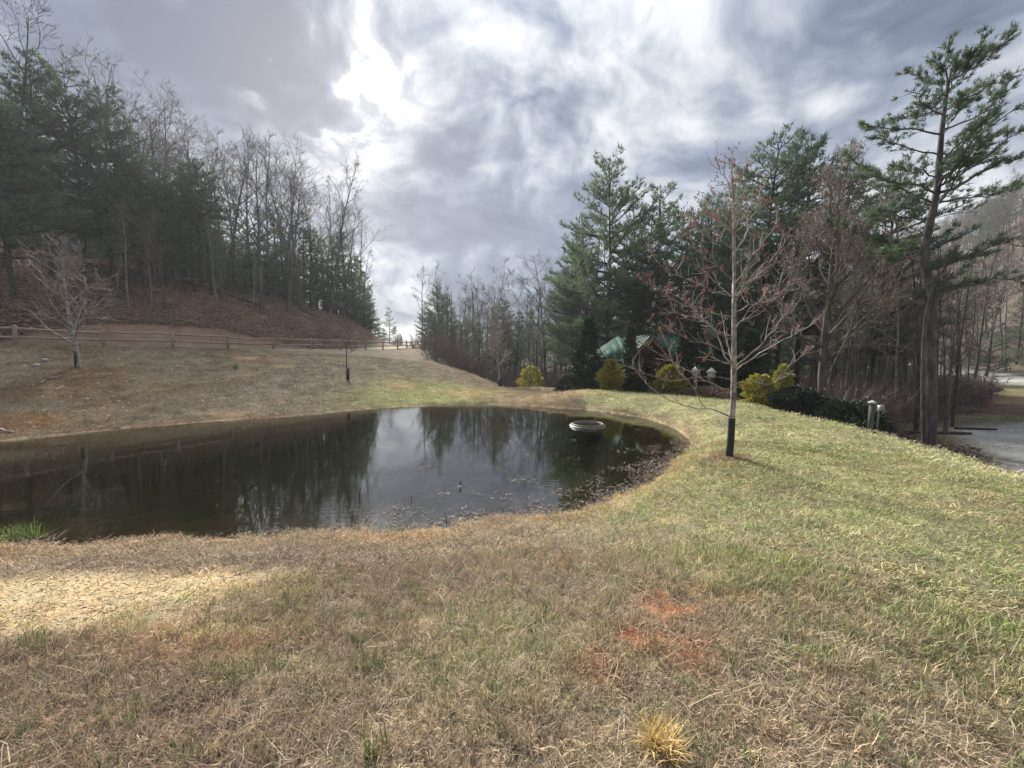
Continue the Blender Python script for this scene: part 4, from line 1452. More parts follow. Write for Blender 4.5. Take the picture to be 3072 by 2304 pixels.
k = 520
uu, YY = rng.uniform(425, 610, k), rng.uniform(34, 60, k)
brush('far_brush', (uu - 512) / FPX * YY, YY, rng.uniform(.8, 2.0, k), 'brown brush on the floor of the far wood')
k = 420
uu, YY = rng.uniform(830, 985, k), rng.uniform(13.5, 30, k)
xs = (uu - 512) / FPX * YY
keep = ~((np.abs(uu - 930) < 40) & (YY < 16)) & ~((uu > 950) & (YY < 22))
brush('thicket_brush', xs[keep], YY[keep], rng.uniform(.6, 1.5, keep.sum()), 'tangled brown brush of the thicket on the right')
k = 260
uu, YY = rng.uniform(-20, 370, k), rng.uniform(0, 1, k)
YY = 37 + (uu + 20) / 390 * 24 + YY * 12
brush('hillside_brush', (uu - 512) / FPX * YY, YY, rng.uniform(.4, 1.1, k), 'low brown brush between the hillside trunks')
k = 160
uu, YY = rng.uniform(560, 850, k), rng.uniform(24, 34, k)
brush('cabin_brush', (uu - 512) / FPX * YY, YY, rng.uniform(.6, 1.4, k), 'brown brush round the back of the cabin')
k = 300
xs, ys = rng.uniform(45, 90, k), rng.uniform(34, 70, k)
keep = (seg_dist(xs, ys, FAR_ROAD)[0] > 2.6) & (xs > 1.0 * ys - 2) & (xs * .86 > 50 - .1 * ys)
brush('road_brush', xs[keep], ys[keep], rng.uniform(.8, 2.2, keep.sum()), 'brown brush beyond the far road')

# ------------------------------------------------------------------ the red budding maple in front
PXM = 6.02 / FPX


def crop4(x, y):
    return (x * .3617 + 1600) / 3, (y * .3617 + 850) / 3


def crop6(x, y):
    return (x * .4973 + 1500) / 3, (y * .4973 + 350) / 3


def crop7(x, y):
    return (x * .4822 + 2300) / 3, (y * .4822 + 100) / 3


def limb3d(pts, Y, y0, y1):
    """points of a limb seen in the photo, running from depth offset y0 to y1"""
    k = len(pts)
    return np.array([at_y(u, v, Y + y0 + (y1 - y0) * (i / (k - 1)) ** .9) for i, (u, v) in enumerate(pts)])


def resample(P, n):
    P = np.asarray(P)
    L = np.concatenate([[0], np.cumsum(np.linalg.norm(np.diff(P, axis=0), axis=1))])
    t = np.linspace(0, L[-1], n)
    return np.stack([np.interp(t, L, P[:, i]) for i in range(3)], -1)


rm = np.random.default_rng(41)
mx, my = 3.43, 6.02
mz = zt(mx, my)
maple = empty('maple_tree', (mx, my, mz))
tag(maple, 'young maple with pale branches and red buds standing alone on the lawn', 'tree')
Yt = my
trunk_px = [(728, 459)] + [crop4(*p) for p in ((1635, 1350), (1648, 1100), (1660, 950), (1662, 700), (1665, 450), (1665, 200), (1665, 0))] + [crop6(*p) for p in ((1415, 1100), (1413, 850), (1412, 700), (1407, 500), (1403, 400), (1395, 300), (1390, 250))]
TP = limb3d(trunk_px, Yt, 0, 0.05)
TP[0] = (mx, my, mz - .15)
off = TP[1][0] - mx
tmb, cmb, bmb = MB(), MB(), MB()
tl = np.linspace(0, 1, len(TP))
tmb.tube(TP - np.array([mx, my, mz]), .046 * (1 - tl) ** 1.0 + .006, 9)
limbs = [
    ([crop4(*p) for p in ((1640, 1110), (1540, 1060), (1430, 1040), (1250, 1020), (1100, 960), (960, 860), (860, 740), (770, 650))], -.7, .019),
    ([crop4(*p) for p in ((1430, 1035), (1330, 880), (1200, 720), (1130, 560), (1080, 430), (1000, 330))], -.2, .012),
    ([crop4(*p) for p in ((1655, 880), (1520, 850), (1400, 800), (1200, 680), (1050, 600), (880, 470))], -.4, .016),
    ([crop4(*p) for p in ((1655, 800), (1560, 780), (1420, 770), (1260, 790), (1100, 810), (900, 740), (760, 660))], .5, .012),
    ([crop4(*p) for p in ((1660, 690), (1600, 650), (1560, 560), (1545, 450), (1500, 380), (1400, 280), (1250, 150), (1000, 10))], .5, .020),
    ([crop4(*p) for p in ((1668, 720), (1720, 660), (1800, 590), (1950, 440), (2060, 300), (2200, 180))], -.5, .020),
    ([crop4(*p) for p in ((1668, 735), (1740, 660), (1850, 610), (2020, 500), (2200, 400), (2400, 270))], .5, .020),
    ([crop4(*p) for p in ((1665, 840), (1720, 825), (1800, 810), (1950, 840), (2050, 790), (2110, 700), (2240, 580))], -.6, .012),
    ([crop4(*p) for p in ((1666, 400), (1700, 350), (1750, 280), (1800, 200), (1900, 140), (1915, 60))], .5, .011),
    ([crop4(*p) for p in ((1666, 480), (1590, 450), (1480, 360), (1390, 300), (1280, 270), (1150, 240), (1040, 230))], -.8, .012),
    ([crop4(*p) for p in ((1660, 620), (1620, 580), (1480, 500), (1330, 480), (1180, 420), (1060, 330))], .7, .010),
    ([crop6(*p) for p in ((1416, 1130), (1460, 1060), (1500, 1020), (1600, 920), (1680, 820), (1740, 740), (1760, 660))], -.5, .017),
    ([crop6(*p) for p in ((1415, 830), (1450, 770), (1470, 720), (1500, 600), (1550, 530), (1570, 440))], .4, .012),
    ([crop6(*p) for p in ((1414, 810), (1360, 770), (1290, 750), (1200, 680), (1130, 620))], .5, .010),
    ([crop6(*p) for p in ((1415, 990), (1340, 920), (1280, 870), (1180, 780), (1110, 690))], -.5, .012),
    ([crop6(*p) for p in ((1413, 700), (1370, 660), (1300, 620), (1250, 560), (1220, 480))], -.3, .009),
    ([crop6(*p) for p in ((1416, 1090), (1330, 1060), (1200, 1000), (1050, 960), (950, 870), (900, 800))], .8, .013),
    ([crop6(*p) for p in ((1416, 1210), (1300, 1190), (1160, 1160), (1000, 1080), (890, 990))], -.9, .013),
    ([crop6(*p) for p in ((1416, 1180), (1500, 1140), (1590, 1120), (1690, 1050), (1800, 1000))], .9, .012),
    ([crop6(*p) for p in ((1407, 520), (1440, 450), (1455, 380), (1470, 300))], .2, .008),
    ([crop6(*p) for p in ((1404, 450), (1370, 390), (1330, 330), (1310, 280))], -.2, .008),
    ([crop6(*p) for p in ((1414, 900), (1480, 850), (1560, 790), (1640, 690), (1680, 620))], .6, .010)]
BP, BD = [], []
org = np.array([mx, my, mz])


def twiggy(Q, n, red, lv=0):
    """side shoots along a limb, with buds towards the ends"""
    m_ = len(Q)
    Ltot = np.linalg.norm(np.diff(Q, axis=0), axis=1).sum()
    for i in range(n):
        f = rm.uniform(.22, 1.0)
        y = f * (m_ - 1)
        j = min(int(y), m_ - 2)
        q = Q[j] + (Q[j + 1] - Q[j]) * (y - j)
        t = nrm(Q[j + 1] - Q[j])
        d = side_dir(rm, t, .4, 1.0)
        d[2] += .15
        L = (.14 + .30 * rm.uniform() ** 1.6) * (1.15 - .45 * f) * (.55 if lv else 1)
        W_ = walk(rm, q, d, L, 4, .16, .10)
        cmb.tube(W_, [.0038, .0036, .0032, .0028, .002] if not lv else [.0028, .0026, .0024, .002, .0016], 4 if not lv else 3, rnd=rm.uniform())
        if lv == 0:
            twiggy(W_, rm.integers(0, 3), red, 1)
        if rm.uniform() < red * (.3 + .9 * f):
            for b in range(rm.integers(2, 5)):
                BP.append(W_[-1 - (b % 3)] + rm.normal(0, .018, 3))
                BD.append(t + rm.normal(0, .8, 3))


for pts, dy, r in limbs:
    Q = resample(limb3d(pts, Yt, 0, dy), 10)
    Q = Q + np.concatenate([np.zeros((1, 3)), rm.normal(0, .012, (9, 3))])
    Q -= org
    tmb.tube(Q, np.linspace(r * .62, .003, 10), 6)
    hi = np.clip((Q[:, 2].mean() - 1.0) / 2.0, .08, 1)
    twiggy(Q, int(7 + 4 * np.linalg.norm(Q[-1] - Q[0])), .10 + .42 * hi)
    for b in range(int(6 * hi)):
        BP.append(Q[-1 - rm.integers(0, 3)] + rm.normal(0, .035, 3))
        BD.append(rm.normal(0, 1, 3))
# branches towards and away from the viewer
for i in range(16):
    t = rm.uniform(.3, .93)
    x = t * (len(TP) - 1)
    p = TP[int(x)] - org
    a = rm.choice([math.pi / 2, -math.pi / 2]) + rm.normal(0, .5)
    Q = walk(rm, p, (math.cos(a), math.sin(a), rm.uniform(.3, .9)), (1.5 - 1.1 * t) * rm.uniform(.6, 1.1), 8, .1, .06)
    tmb.tube(Q, np.linspace(.013 - .006 * t, .0045, 9), 5)
    twiggy(Q, 7, .4)
twiggy(TP[7:] - org, 20, .5)
BP, BD = np.array(BP), np.array(BD)
for q in range(3):
    leaf_quads(bmb, BP + rm.normal(0, .012, BP.shape), BD + rm.normal(0, .9, BP.shape), rm.uniform(.022, .045, len(BP)), rm.uniform(.014, .024, len(BP)), rm)
tmb.build('trunk', M['maple_bark'], maple, True)
M['maple_twig'] = mat_leafy('maple twigs', (0.21, 0.19, 0.17), (0.37, 0.345, 0.31), (0.27, 0.22, 0.195), 0.0, 0.0)
cmb.build('twigs', M['maple_twig'], maple)
bmb.build('buds', M['bud'], maple)
gp = [(0.0, 0, .02), (0.004, 0, .25), (0.008, 0, .45), (.012, 0, .62)]
base_x = np.interp([.02, .25, .45, .62], TP[:, 2] - mz, TP[:, 0] - mx)
base_y = np.interp([.02, .25, .45, .62], TP[:, 2] - mz, TP[:, 1] - my)
GPt = np.stack([base_x, base_y, [.02, .25, .45, .62]], -1)
wr = MB().tube(GPt, [.056, .054, .052, .051], 14)
wr.build('tree_guard', M['black_wrap'], maple, True)

# ------------------------------------------------------------------ other staked young trees
def young_tree(x, y, H, label, seed, bark, leaf, **kw):
    tm, cm, _, _ = bare_tree(seed, H, **kw)
    r = empty('young_tree', (x, y, zt(x, y)))
    tag(r, label, 'tree')
    tm.build('trunk', bark, r, True)
    cm.build('twigs', leaf, r)
    return r


def at_ground(u, v, z0=.5):
    p = at_z(u, v, z0)
    for _ in range(40):
        z0 = .5 * z0 + .5 * zt(p[0], p[1])
        p = at_z(u, v, z0)
    return p


p = at_y(79, 370, 16.0)
t1 = young_tree(p[0], p[1], 4.9, 'leafless young tree with long low branches and a black trunk wrap on the left embankment', 402, M['maple_bark'], M['maple_twig'], lean=.004, spread=.46, first=.22, limbs=22, r0=.075, sub=5, subsub=4, spike=2, wob=.09, updir=.06, tw=.010)
MB().tube([(-.05, -.05, 0), (-.045, -.055, .3), (-.03, -.05, .62)], [.055, .055, .05], 9, True).build('tree_guard', M['black_wrap'], t1, True)
p = at_y(348, 382, 21.0)
t2 = young_tree(p[0], p[1], 3.5, 'thin leafless sapling with a black trunk guard halfway up the embankment', 405, M['grey_bark'], M['twig'], spread=.30, first=.42, limbs=9, r0=.028, sub=4, subsub=3, spike=1, tw=.008)
MB().tube([(0, 0, 0), (.005, 0, .3), (.012, 0, .66)], [.085, .085, .08], 9, True).build('tree_guard', M['black_wrap'], t2, True)
p = at_y(500, 386.5, 28.0)
t3 = young_tree(p[0], p[1], 5.4, 'leafless young tree with upswept reddish twigs and a black guard below the embankment', 409, M['maple_bark'], M['maple_twig'], spread=.34, first=.26, limbs=18, r0=.06, sub=7, subsub=5, spike=3, updir=.2, tw=.013)
MB().tube([(0, 0, 0), (.0, 0, .3), (.0, 0, .66)], [.14, .135, .13], 9, True).build('tree_guard', M['black_wrap'], t3, True)

# brown tree that kept its dry leaves
bx, by = at_y(822, 417, 15)[0], 15.0
tm, cm, SPb, SDb = bare_tree(420, 9.3, spread=.40, first=.20, limbs=30, r0=.15, sub=8, subsub=6, spike=3, updir=.15, tw=.011)
bt = empty('brown_leaved_tree', (bx, by, zt(bx, by)))
tag(bt, 'broad tree with dense dry brown leaves at the right lawn edge', 'tree')
tm.build('trunk', M['grey_bark'], bt, True)
cm.build('twigs', M['twig'], bt)
lm = MB()
sel = SPb
leaf_quads(lm, sel + rm.normal(0, .06, sel.shape), SDb + rm.normal(0, .8, sel.shape) - (0, 0, .4), rm.uniform(.06, .12, len(sel)), rm.uniform(.03, .055, len(sel)), rm)
lm.build('crown', M['brownleaf'], bt)

# ------------------------------------------------------------------ the big pine on the right
px_, py_ = float(at_y(930, 445, 12.0)[0]), 12.0
pz_ = zt(px_, py_)
big = empty('pine_tree', (px_, py_, pz_))
tag(big, 'tallest pine, open crowned with a forked crooked trunk, by the driveway on the right', 'pine tree')
org = np.array([px_, py_, pz_])
rp = np.random.default_rng(9)
tpx = [(930, 446), (931, 410), (931, 370), (930, 330), crop7(1035, 1640), crop7(1010, 1540), crop7(980, 1440), crop7(985, 1340), crop7(1010, 1200), crop7(1040, 1080), crop7(1062, 960), crop7(1075, 800), crop7(1085, 650), crop7(1108, 450), crop7(1130, 310), crop7(1160, 200), crop7(1185, 120)]
BT = limb3d(tpx, py_, 0, .3) - org
BT[0] = (0, 0, -.3)
tmb, cmb = MB(), MB()
tb = np.linspace(0, 1, len(BT))
br = np.interp(tb, [0, .08, .25, .5, .75, 1], [.17, .135, .12, .10, .065, .015])
tmb.tube(BT, br, 10)
# second stem fused at the foot
S2 = limb3d([(926, 447), (923.5, 410), (923, 380), (923.5, 340), (927, 310), crop7(1040, 1560)], py_ - .25, 0, .2) - org
S2[0][2] = -.3
tmb.tube(S2, [.085, .065, .055, .05, .045, .035], 8)
plimbs = [(((1080, 990), (1180, 950), (1280, 900), (1450, 810), (1601, 760), (1700, 730)), -.6, .05), (((1075, 1050), (1250, 1020), (1420, 990), (1601, 960)), .8, .032), (((1070, 1060), (1150, 990), (1240, 930)), -.5, .03),
          (((1090, 810), (1170, 710), (1250, 640), (1330, 560), (1420, 500)), .5, .035), (((1100, 600), (1190, 570), (1290, 520), (1400, 450), (1500, 330)), -.8, .03),
          (((1110, 480), (1200, 440), (1280, 385), (1430, 310), (1560, 260)), .4, .028), (((1090, 750), (1200, 740), (1330, 690), (1460, 620)), 1.0, .025), (((1085, 900), (1200, 830), (1330, 790), (1480, 700)), -1.2, .028),
          (((1070, 905), (950, 860), (870, 850), (780, 850)), .6, .028), (((1060, 1000), (980, 960), (850, 930), (700, 900), (560, 880)), -.7, .035), (((1050, 1060), (950, 1010), (850, 970), (650, 860), (500, 770)), .9, .032),
          (((1045, 1070), (920, 1080), (800, 1090), (620, 1130)), -.9, .026), (((1030, 1155), (900, 1145), (800, 1140), (690, 1165)), .7, .026), (((985, 1350), (900, 1345), (800, 1355), (720, 1370)), -.6, .02), (((980, 1420), (880, 1400), (760, 1420)), .5, .02),
          (((1095, 630), (1000, 620), (900, 590), (780, 590), (630, 560)), -.6, .03), (((1085, 760), (980, 740), (880, 720), (680, 640)), .9, .026), (((1110, 520), (1030, 480), (950, 400), (870, 350)), -.4, .022), (((1125, 400), (1050, 330), (960, 270), (880, 250)), .4, .018),
          (((1135, 300), (1195, 250), (1240, 190), (1280, 150)), -.3, .018), (((1130, 330), (1090, 250), (1060, 180), (1040, 160)), .3, .014), (((1015, 1560), (1060, 1520), (1110, 1470), (1130, 1430), (1210, 1400), (1350, 1380)), -.5, .045), (((1120, 1440), (1250, 1380), (1400, 1330), (1560, 1310)), -1.5, .02),
          (((1060, 1595), (1200, 1570), (1320, 1550), (1500, 1530), (1590, 1560)), -.8, .024), (((1010, 1240), (900, 1260), (760, 1310), (690, 1280)), 1.0, .018), (((1030, 1140), (1120, 1130), (1210, 1115), (1310, 1105)), .3, .012), (((1100, 560), (1160, 500), (1230, 420), (1300, 330)), .9, .02)]
C, D = [], []
PQ = [(resample(limb3d([crop7(*p) for p in pts], py_, 0, dy) - org, 9), r, pts[-1]) for pts, dy, r in plimbs]
for i in range(18):          # limbs towards and away from the viewer
    t = rp.uniform(.45, .97)
    x = t * (len(BT) - 1)
    a = rp.choice([1, -1]) * math.pi / 2 + rp.normal(0, .6)
    L = (3.4 - 2.6 * (t - .45) / .55) * rp.uniform(.6, 1.1)
    PQ.append((walk(rp, BT[int(x)], (math.cos(a), math.sin(a), rp.uniform(.0, .5)), L, 8, .08, .05), .012 * L + .006, None))
for Q, r, e in PQ:
    Q = Q + np.concatenate([np.zeros((1, 3)), rp.normal(0, .03, (8, 3))])
    tmb.tube(Q, np.linspace(r, .008, 9), 5)
    L = np.linalg.norm(np.diff(Q, axis=0), axis=1).sum()
    if e in ((1310, 1105), (1240, 930)):
        ns = 3
    else:
        ns = int(6 + L * 6.4)
    for a in range(ns):
        f = .22 + .78 * rp.uniform()
        y = f * 8
        j = min(int(y), 7)
        q = Q[j] + (Q[j + 1] - Q[j]) * (y - j)
        tg = nrm(Q[j + 1] - Q[j])
        sd = np.cross(tg, (0, 0, 1.0)) * rp.choice([-1, 1])
        d2 = nrm(tg * .75 + sd * rp.uniform(.2, 1.0) + np.array([0, 0, rp.normal(.12, .2)]))
        L2 = (.24 + .105 * L * (1.15 - f)) * rp.uniform(.6, 1.3)
        W_ = walk(rp, q, d2, L2, 3, .1, .05)
        tmb.tube(W_, [.010, .008, .006, .004], 3)
        for b in range(max(2, int(L2 / .13))):
            g2 = rp.uniform(.3, 1.0) * 3
            j2 = min(int(g2), 2)
            C.append(W_[j2] + (W_[j2 + 1] - W_[j2]) * (g2 - j2) + rp.normal(0, .03, 3))
            D.append(W_[j2 + 1] - W_[j2] + rp.normal(0, .25, 3) * L2 / 3)
        C.append(W_[-1])
        D.append(W_[-1] - W_[-2])
    C.append(Q[-1])
    D.append(Q[-1] - Q[-2])
tufts(cmb, C, D, .160, 11, .019, rp, 1.0, .25)
for i in range(22):          # dead snags low on the trunk
    t = rp.uniform(.08, .5)
    a = rp.uniform(0, 6.28)
    Q = walk(rp, BT[int(t * 16)], (math.cos(a), math.sin(a), rp.uniform(-.3, .3)), rp.uniform(.5, 1.6), 4, .2, -.02)
    tmb.tube(Q, [.014, .011, .009, .006, .003], 3)
M['big_bark'] = mat_noisy('furrowed pine bark', (0.045, 0.040, 0.037), (0.135, 0.125, 0.115), 7.0, (1, 1, 0.3), bump=0.9, obj=True)
tmb.build('trunk', M['big_bark'], big, True)
cmb.build('crown', M['needles'], big)

# ------------------------------------------------------------------ cabin
rc = np.random.default_rng(3)
CX, CY = 8.8, 22.0
CZ = zt(CX, CY + 1)
cab = empty('cabin', (CX, CY, CZ))
tag(cab, 'small dark timber cabin with a green metal roof and gabled porch among the trees', 'cabin')
FL, EV, RG = .22, 1.98 - CZ, 3.42 - CZ


def part(mb, name, mat, parent, smooth=False):
    return mb.build(name, M[mat], parent, smooth)


# local frame: x right, y away, origin below the middle of the front eave
X0, X1, Y0, Y1, RX0, RX1, RY = -3.8, 3.7, 0.0, 5.0, -2.1, 2.2, 2.5
wl = MB()
wl.box((0, 2.6, (FL + EV) / 2), (6.3, 4.0, EV - FL))
wall = part(wl, 'wall', 'cabin_wood', cab)
for i in range(8):
    part(MB().tube([(-3.17, .57, FL + .1 + i * .2), (3.17, .57, FL + .1 + i * .2)], .095, 8, True), 'log', 'cabin_wood', wall)
part(MB().box((0, 2.2, FL / 2 - .1), (7.0, 5.6, FL + .18)), 'floor_slab', 'deck', cab)
roof = part(MB().slab([(X0 + .1, Y0 + .1, EV - .04), (X1 - .1, Y0 + .1, EV - .04), (RX1, RY, RG - .05), (RX0, RY, RG - .05)], .06)
            .slab([(X0 + .1, Y1 - .1, EV - .04), (RX0, RY, RG - .05), (RX1, RY, RG - .05), (X1 - .1, Y1 - .1, EV - .04)], .06), 'roof', 'cabin_wood', cab)


def slope_panels(a, b, c, d, step, parent):
    """roof plane a-b (eave) to d-c (ridge) split into standing seam panels"""
    a, b, c, d = (np.array(q, float) for q in (a, b, c, d))
    L = np.linalg.norm(b - a)
    e = (b - a) / L
    up0 = (d - a) - e * ((d - a) @ e)
    s0, s1 = (d - a) @ e, (c - a) @ e
    n_ = nrm(np.cross(e, up0))
    if n_[2] < 0:
        n_ = -n_

    def hmax(x):
        v = 1.0
        if x < s0:
            v = x / s0
        if x > s1:
            v = min(v, (L - x) / (L - s1))
        return max(0.0, v)
    xs_ = np.arange(0, L, step)
    for x in xs_:
        y = min(x + step - .006, L)
        pts = [(x, 0), (y, 0)]
        if hmax(y) > 0:
            pts.append((y, hmax(y)))
        for kx in (s1, s0):
            if x < kx < y:
                pts.append((kx, hmax(kx)))
        if hmax(x) > 0:
            pts.append((x, hmax(x)))
        P = [a + e * u_ + up0 * v_ + n_ * (.012 + .002 * (int(x / step) % 2)) for u_, v_ in pts]
        if len(P) < 3:
            continue
        mb = MB().slab(P, .012)
        hx = hmax(x)
        if hx > .05:
            mb.tube([a + e * x + n_ * .02, a + e * x + up0 * hx + n_ * .02], .018, 4)
        part(mb, 'roof_panel', 'green_metal', parent)


slope_panels((X0, Y0, EV), (X1, Y0, EV), (RX1, RY, RG), (RX0, RY, RG), .48, roof)
slope_panels((X0, Y1, EV), (X0, Y0, EV), (RX0, RY, RG), (RX0, RY, RG), .5, roof)
slope_panels((X1, Y0, EV), (X1, Y1, EV), (RX1, RY, RG), (RX1, RY, RG), .5, roof)
part(MB().tube([(RX0, RY, RG + .03), (RX1, RY, RG + .03)], .05, 6, True), 'ridge_cap', 'green_metal', roof)
part(MB().box((0, -.02, EV - .09), (7.46, .04, .13)), 'fascia_board', 'trim', cab)
part(MB().box((X0 + .02, 2.5, EV - .09), (.04, 4.9, .13)), 'fascia_board', 'trim', cab)
# porch
PX0, PX1, PXC, PY0, PR = -2.55, -.25, -1.40, -1.5, 3.24 - CZ
proof = part(MB().slab([(PX0, PY0 + .05, EV - .02), (PXC, PY0 + .05, PR - .05), (PXC, 1.6, PR - .05), (PX0, 1.6, EV - .02)], .06)
             .slab([(PX1, PY0 + .05, EV - .02), (PX1, 1.6, EV - .02), (PXC, 1.6, PR - .05), (PXC, PY0 + .05, PR - .05)], .06), 'porch_roof', 'cabin_wood', cab)
slope_panels((PX0 - .12, 1.6, EV - .10), (PX0 - .12, PY0, EV - .10), (PXC, PY0, PR), (PXC, 1.6, PR), .44, proof)
slope_panels((PX1 + .12, PY0, EV - .10), (PX1 + .12, 1.6, EV - .10), (PXC, 1.6, PR), (PXC, PY0, PR), .44, proof)
part(MB().tube([(PXC, PY0 - .02, PR + .03), (PXC, 1.6, PR + .03)], .05, 6, True), 'ridge_cap', 'green_metal', proof)
tr_ = MB()
tr_.tube([(PX0 + .02, PY0 + .06, EV - .12), (PXC, PY0 + .06, PR - .14)], .06, 4, True).tube([(PX1 - .02, PY0 + .06, EV - .12), (PXC, PY0 + .06, PR - .14)], .06, 4, True)
part(tr_, 'gable_rafters', 'post_wood', cab)
part(MB().box((PXC, PY0 + .08, EV - .16), (PX1 - PX0 - .05, .12, .17)), 'porch_beam', 'cabin_wood', cab)
part(MB().box((PXC, PY0 + .08, EV + .45), (1.1, .09, .09)), 'collar_tie', 'cabin_wood', cab)
part(MB().slab([(PX0 + .2, PY0 + .35, EV - .1), (PX1 - .2, PY0 + .35, EV - .1), (PXC, PY0 + .35, PR - .2)], .03), 'gable_panel', 'cabin_wood', cab)
part(MB().box((PXC, -.72, FL - .04), (2.7, 1.9, .08)), 'porch_floor', 'deck', cab)
part(MB().box((PXC, -1.86, FL - .14), (1.1, .32, .1)), 'step', 'deck', cab)
for x in (PX0 + .12, PX1 - .12, -1.0):
    part(MB().box((x, PY0 + .08, (FL + EV - .24) / 2), (.12, .12, EV - .24 - FL)), 'post', 'post_wood', cab)
for a, b in ((PX0 + .12, -2.0), (-1.0, PX1 - .12)):
    rl = part(MB().box(((a + b) / 2, PY0 + .08, FL + .80), (b - a, .07, .06)).box(((a + b) / 2, PY0 + .08, FL + .12), (b - a, .05, .05)), 'railing', 'post_wood', cab)
    for x in np.arange(a + .1, b - .04, .11):
        part(MB().box((x, PY0 + .08, FL + .46), (.035, .035, .64)), 'baluster', 'post_wood', rl)
door = part(MB().box((-1.85, .56, FL + .82), (.72, .06, 1.62)), 'door', 'post_wood', cab)
part(MB().lathe([(.0, -.03), (.03, -.02), (.03, .02), (0, .03)], 8, (-1.55, .50, FL + .8)), 'handle', 'trim', door)
win = part(MB().box((-.85, .56, FL + .95), (.95, .05, 1.25)), 'window', 'trim', cab)
part(MB().box((-.85, .53, FL + .95), (.83, .02, 1.13)), 'pane', 'glass', win)
for x in (-1.1, -.6):
    part(MB().box((x, .505, FL + .95), (.2, .015, 1.1)), 'curtain', 'curtain', win)
win = part(MB().box((1.7, .46, FL + 1.0), (.9, .05, .9)), 'window', 'trim', cab)
part(MB().box((1.7, .43, FL + 1.0), (.78, .02, .78)), 'pane', 'glass', win)

# ------------------------------------------------------------------ shrubs round the cabin and along the lawn edge
def shrub(name, label, cat, u, Y, w_px, v_top, seed, mat, shape, n, L, W, group=None, sink=0.0, **kw):
    x = float(at_y(u, 380, Y)[0])
    z = zt(x, Y) - sink
    H = float(at_y(u, v_top, Y)[2]) - z
    Rb = w_px / 2 / FPX * Y
    tm, cm = conifer_bush(seed, H, Rb, n, L, W, shape, **kw)
    r = empty(name, (x, Y, z))
    tag(r, label, cat, group)
    tm.build('stem', M['grey_bark'], r)
    cm.build('crown', M[mat], r)
    return r


GG = 'golden evergreen shrubs along the lawn edge'
shrub('golden_shrub', 'golden cone shaped evergreen shrub left of the porch', 'shrub', 610.5, 19.2, 21, 361.5, 501, 'golden', 'egg', 2200, .20, .075, GG, lump=.6, inner=.3)
shrub('golden_shrub', 'rounded golden evergreen shrub right of the porch', 'shrub', 671, 18.6, 26, 367, 502, 'golden', 'dome', 2300, .20, .075, GG, lump=.6, inner=.3)
shrub('golden_shrub', 'rounded golden evergreen shrub right of the red maple trunk', 'shrub', 760, 15.2, 30, 377, 503, 'golden', 'dome', 2200, .18, .065, GG, lump=.6, inner=.3)
shrub('golden_shrub', 'narrow upright golden evergreen shrub behind the rounded one', 'shrub', 783, 15.4, 19, 367, 504, 'golden', 'egg', 2200, .15, .065, GG, lump=.5, inner=.3)
shrub('golden_shrub', 'small yellow green evergreen shrub at the edge of the far wood', 'shrub', 531, 29, 24, 368, 505, 'golden', 'dome', 1500, .24, .10, GG, lump=.5, inner=.3)
GJ = 'dark spreading junipers along the lawn edge'
shrub('juniper', 'broad dark juniper left of the brown leaved tree trunk', 'shrub', 798, 13.4, 54, 388, 511, 'juniper', 'dome', 5200, .13, .05, GJ, lump=.3, up=.4, sink=.1)
shrub('juniper', 'dark juniper right of the brown leaved tree trunk', 'shrub', 848, 12.0, 62, 402, 512, 'juniper', 'dome', 5200, .13, .05, GJ, lump=.3, up=.4, sink=.1)
shrub('juniper', 'low dark juniper at the left end of the cabin shrubs', 'shrub', 570, 20.5, 29, 377, 513, 'juniper', 'dome', 3400, .14, .055, GJ, lump=.3, up=.4)
shrub('juniper', 'dark juniper between the golden shrub and the dark spruce', 'shrub', 593, 20, 20, 374, 514, 'juniper', 'dome', 2600, .12, .05, GJ, lump=.3)
shrub('juniper', 'dark shrub against the left porch post', 'shrub', 634, 19.4, 22, 373, 515, 'juniper', 'dome', 2600, .12, .05, GJ, lump=.3)
shrub('juniper', 'small dark juniper peeping over the lawn by the capped post', 'shrub', 816, 14.0, 34, 395, 516, 'juniper', 'dome', 3000, .12, .05, GJ, lump=.3)
shrub('purple_shrub', 'low dark reddish shrub bed below the birdhouses', 'shrub', 705, 17.4, 56, 388, 517, 'twig_red', 'dome', 3200, .13, .025, None, lump=.35)
for nm, lb, u, Y, v, Rb, sd in (('spruce_tree', 'dense dark spruce hiding the left end of the cabin', 588, 20.8, 318, 1.45, 521), ('spruce_tree', 'dark narrow spruce in front of the left roof slope', 630, 20.0, 326, .62, 522),
                                ('spruce_tree', 'dark spruce right of the cabin behind the birdhouses', 724, 19.5, 318, 1.4, 523), ('spruce_tree', 'dark spruce behind the rounded golden shrub', 752, 18.5, 330, 1.2, 524), ('spruce_tree', 'wide dark spruce between cabin and birdhouses', 696, 19.8, 316, .95, 525), ('spruce_tree', 'dark spruce in front of the right roof slope of the cabin', 684, 19.9, 328, .7, 526), ('spruce_tree', 'short dark spruce beside the right porch post', 666, 19.7, 348, .4, 527)):
    x = float(at_y(u, 380, Y)[0])
    z = zt(x, Y)
    H = float(at_y(u, v, Y)[2]) - z
    tm, cm = spruce_tree(sd, H, Rb, 20 if Rb > 1 else 24, 8, 10)
    r = empty(nm, (x, Y, z))
    tag(r, lb, 'spruce', 'dark spruces round the cabin')
    tm.build('trunk', M['pine_bark'], r)
    cm.build('crown', M['spruce'], r)

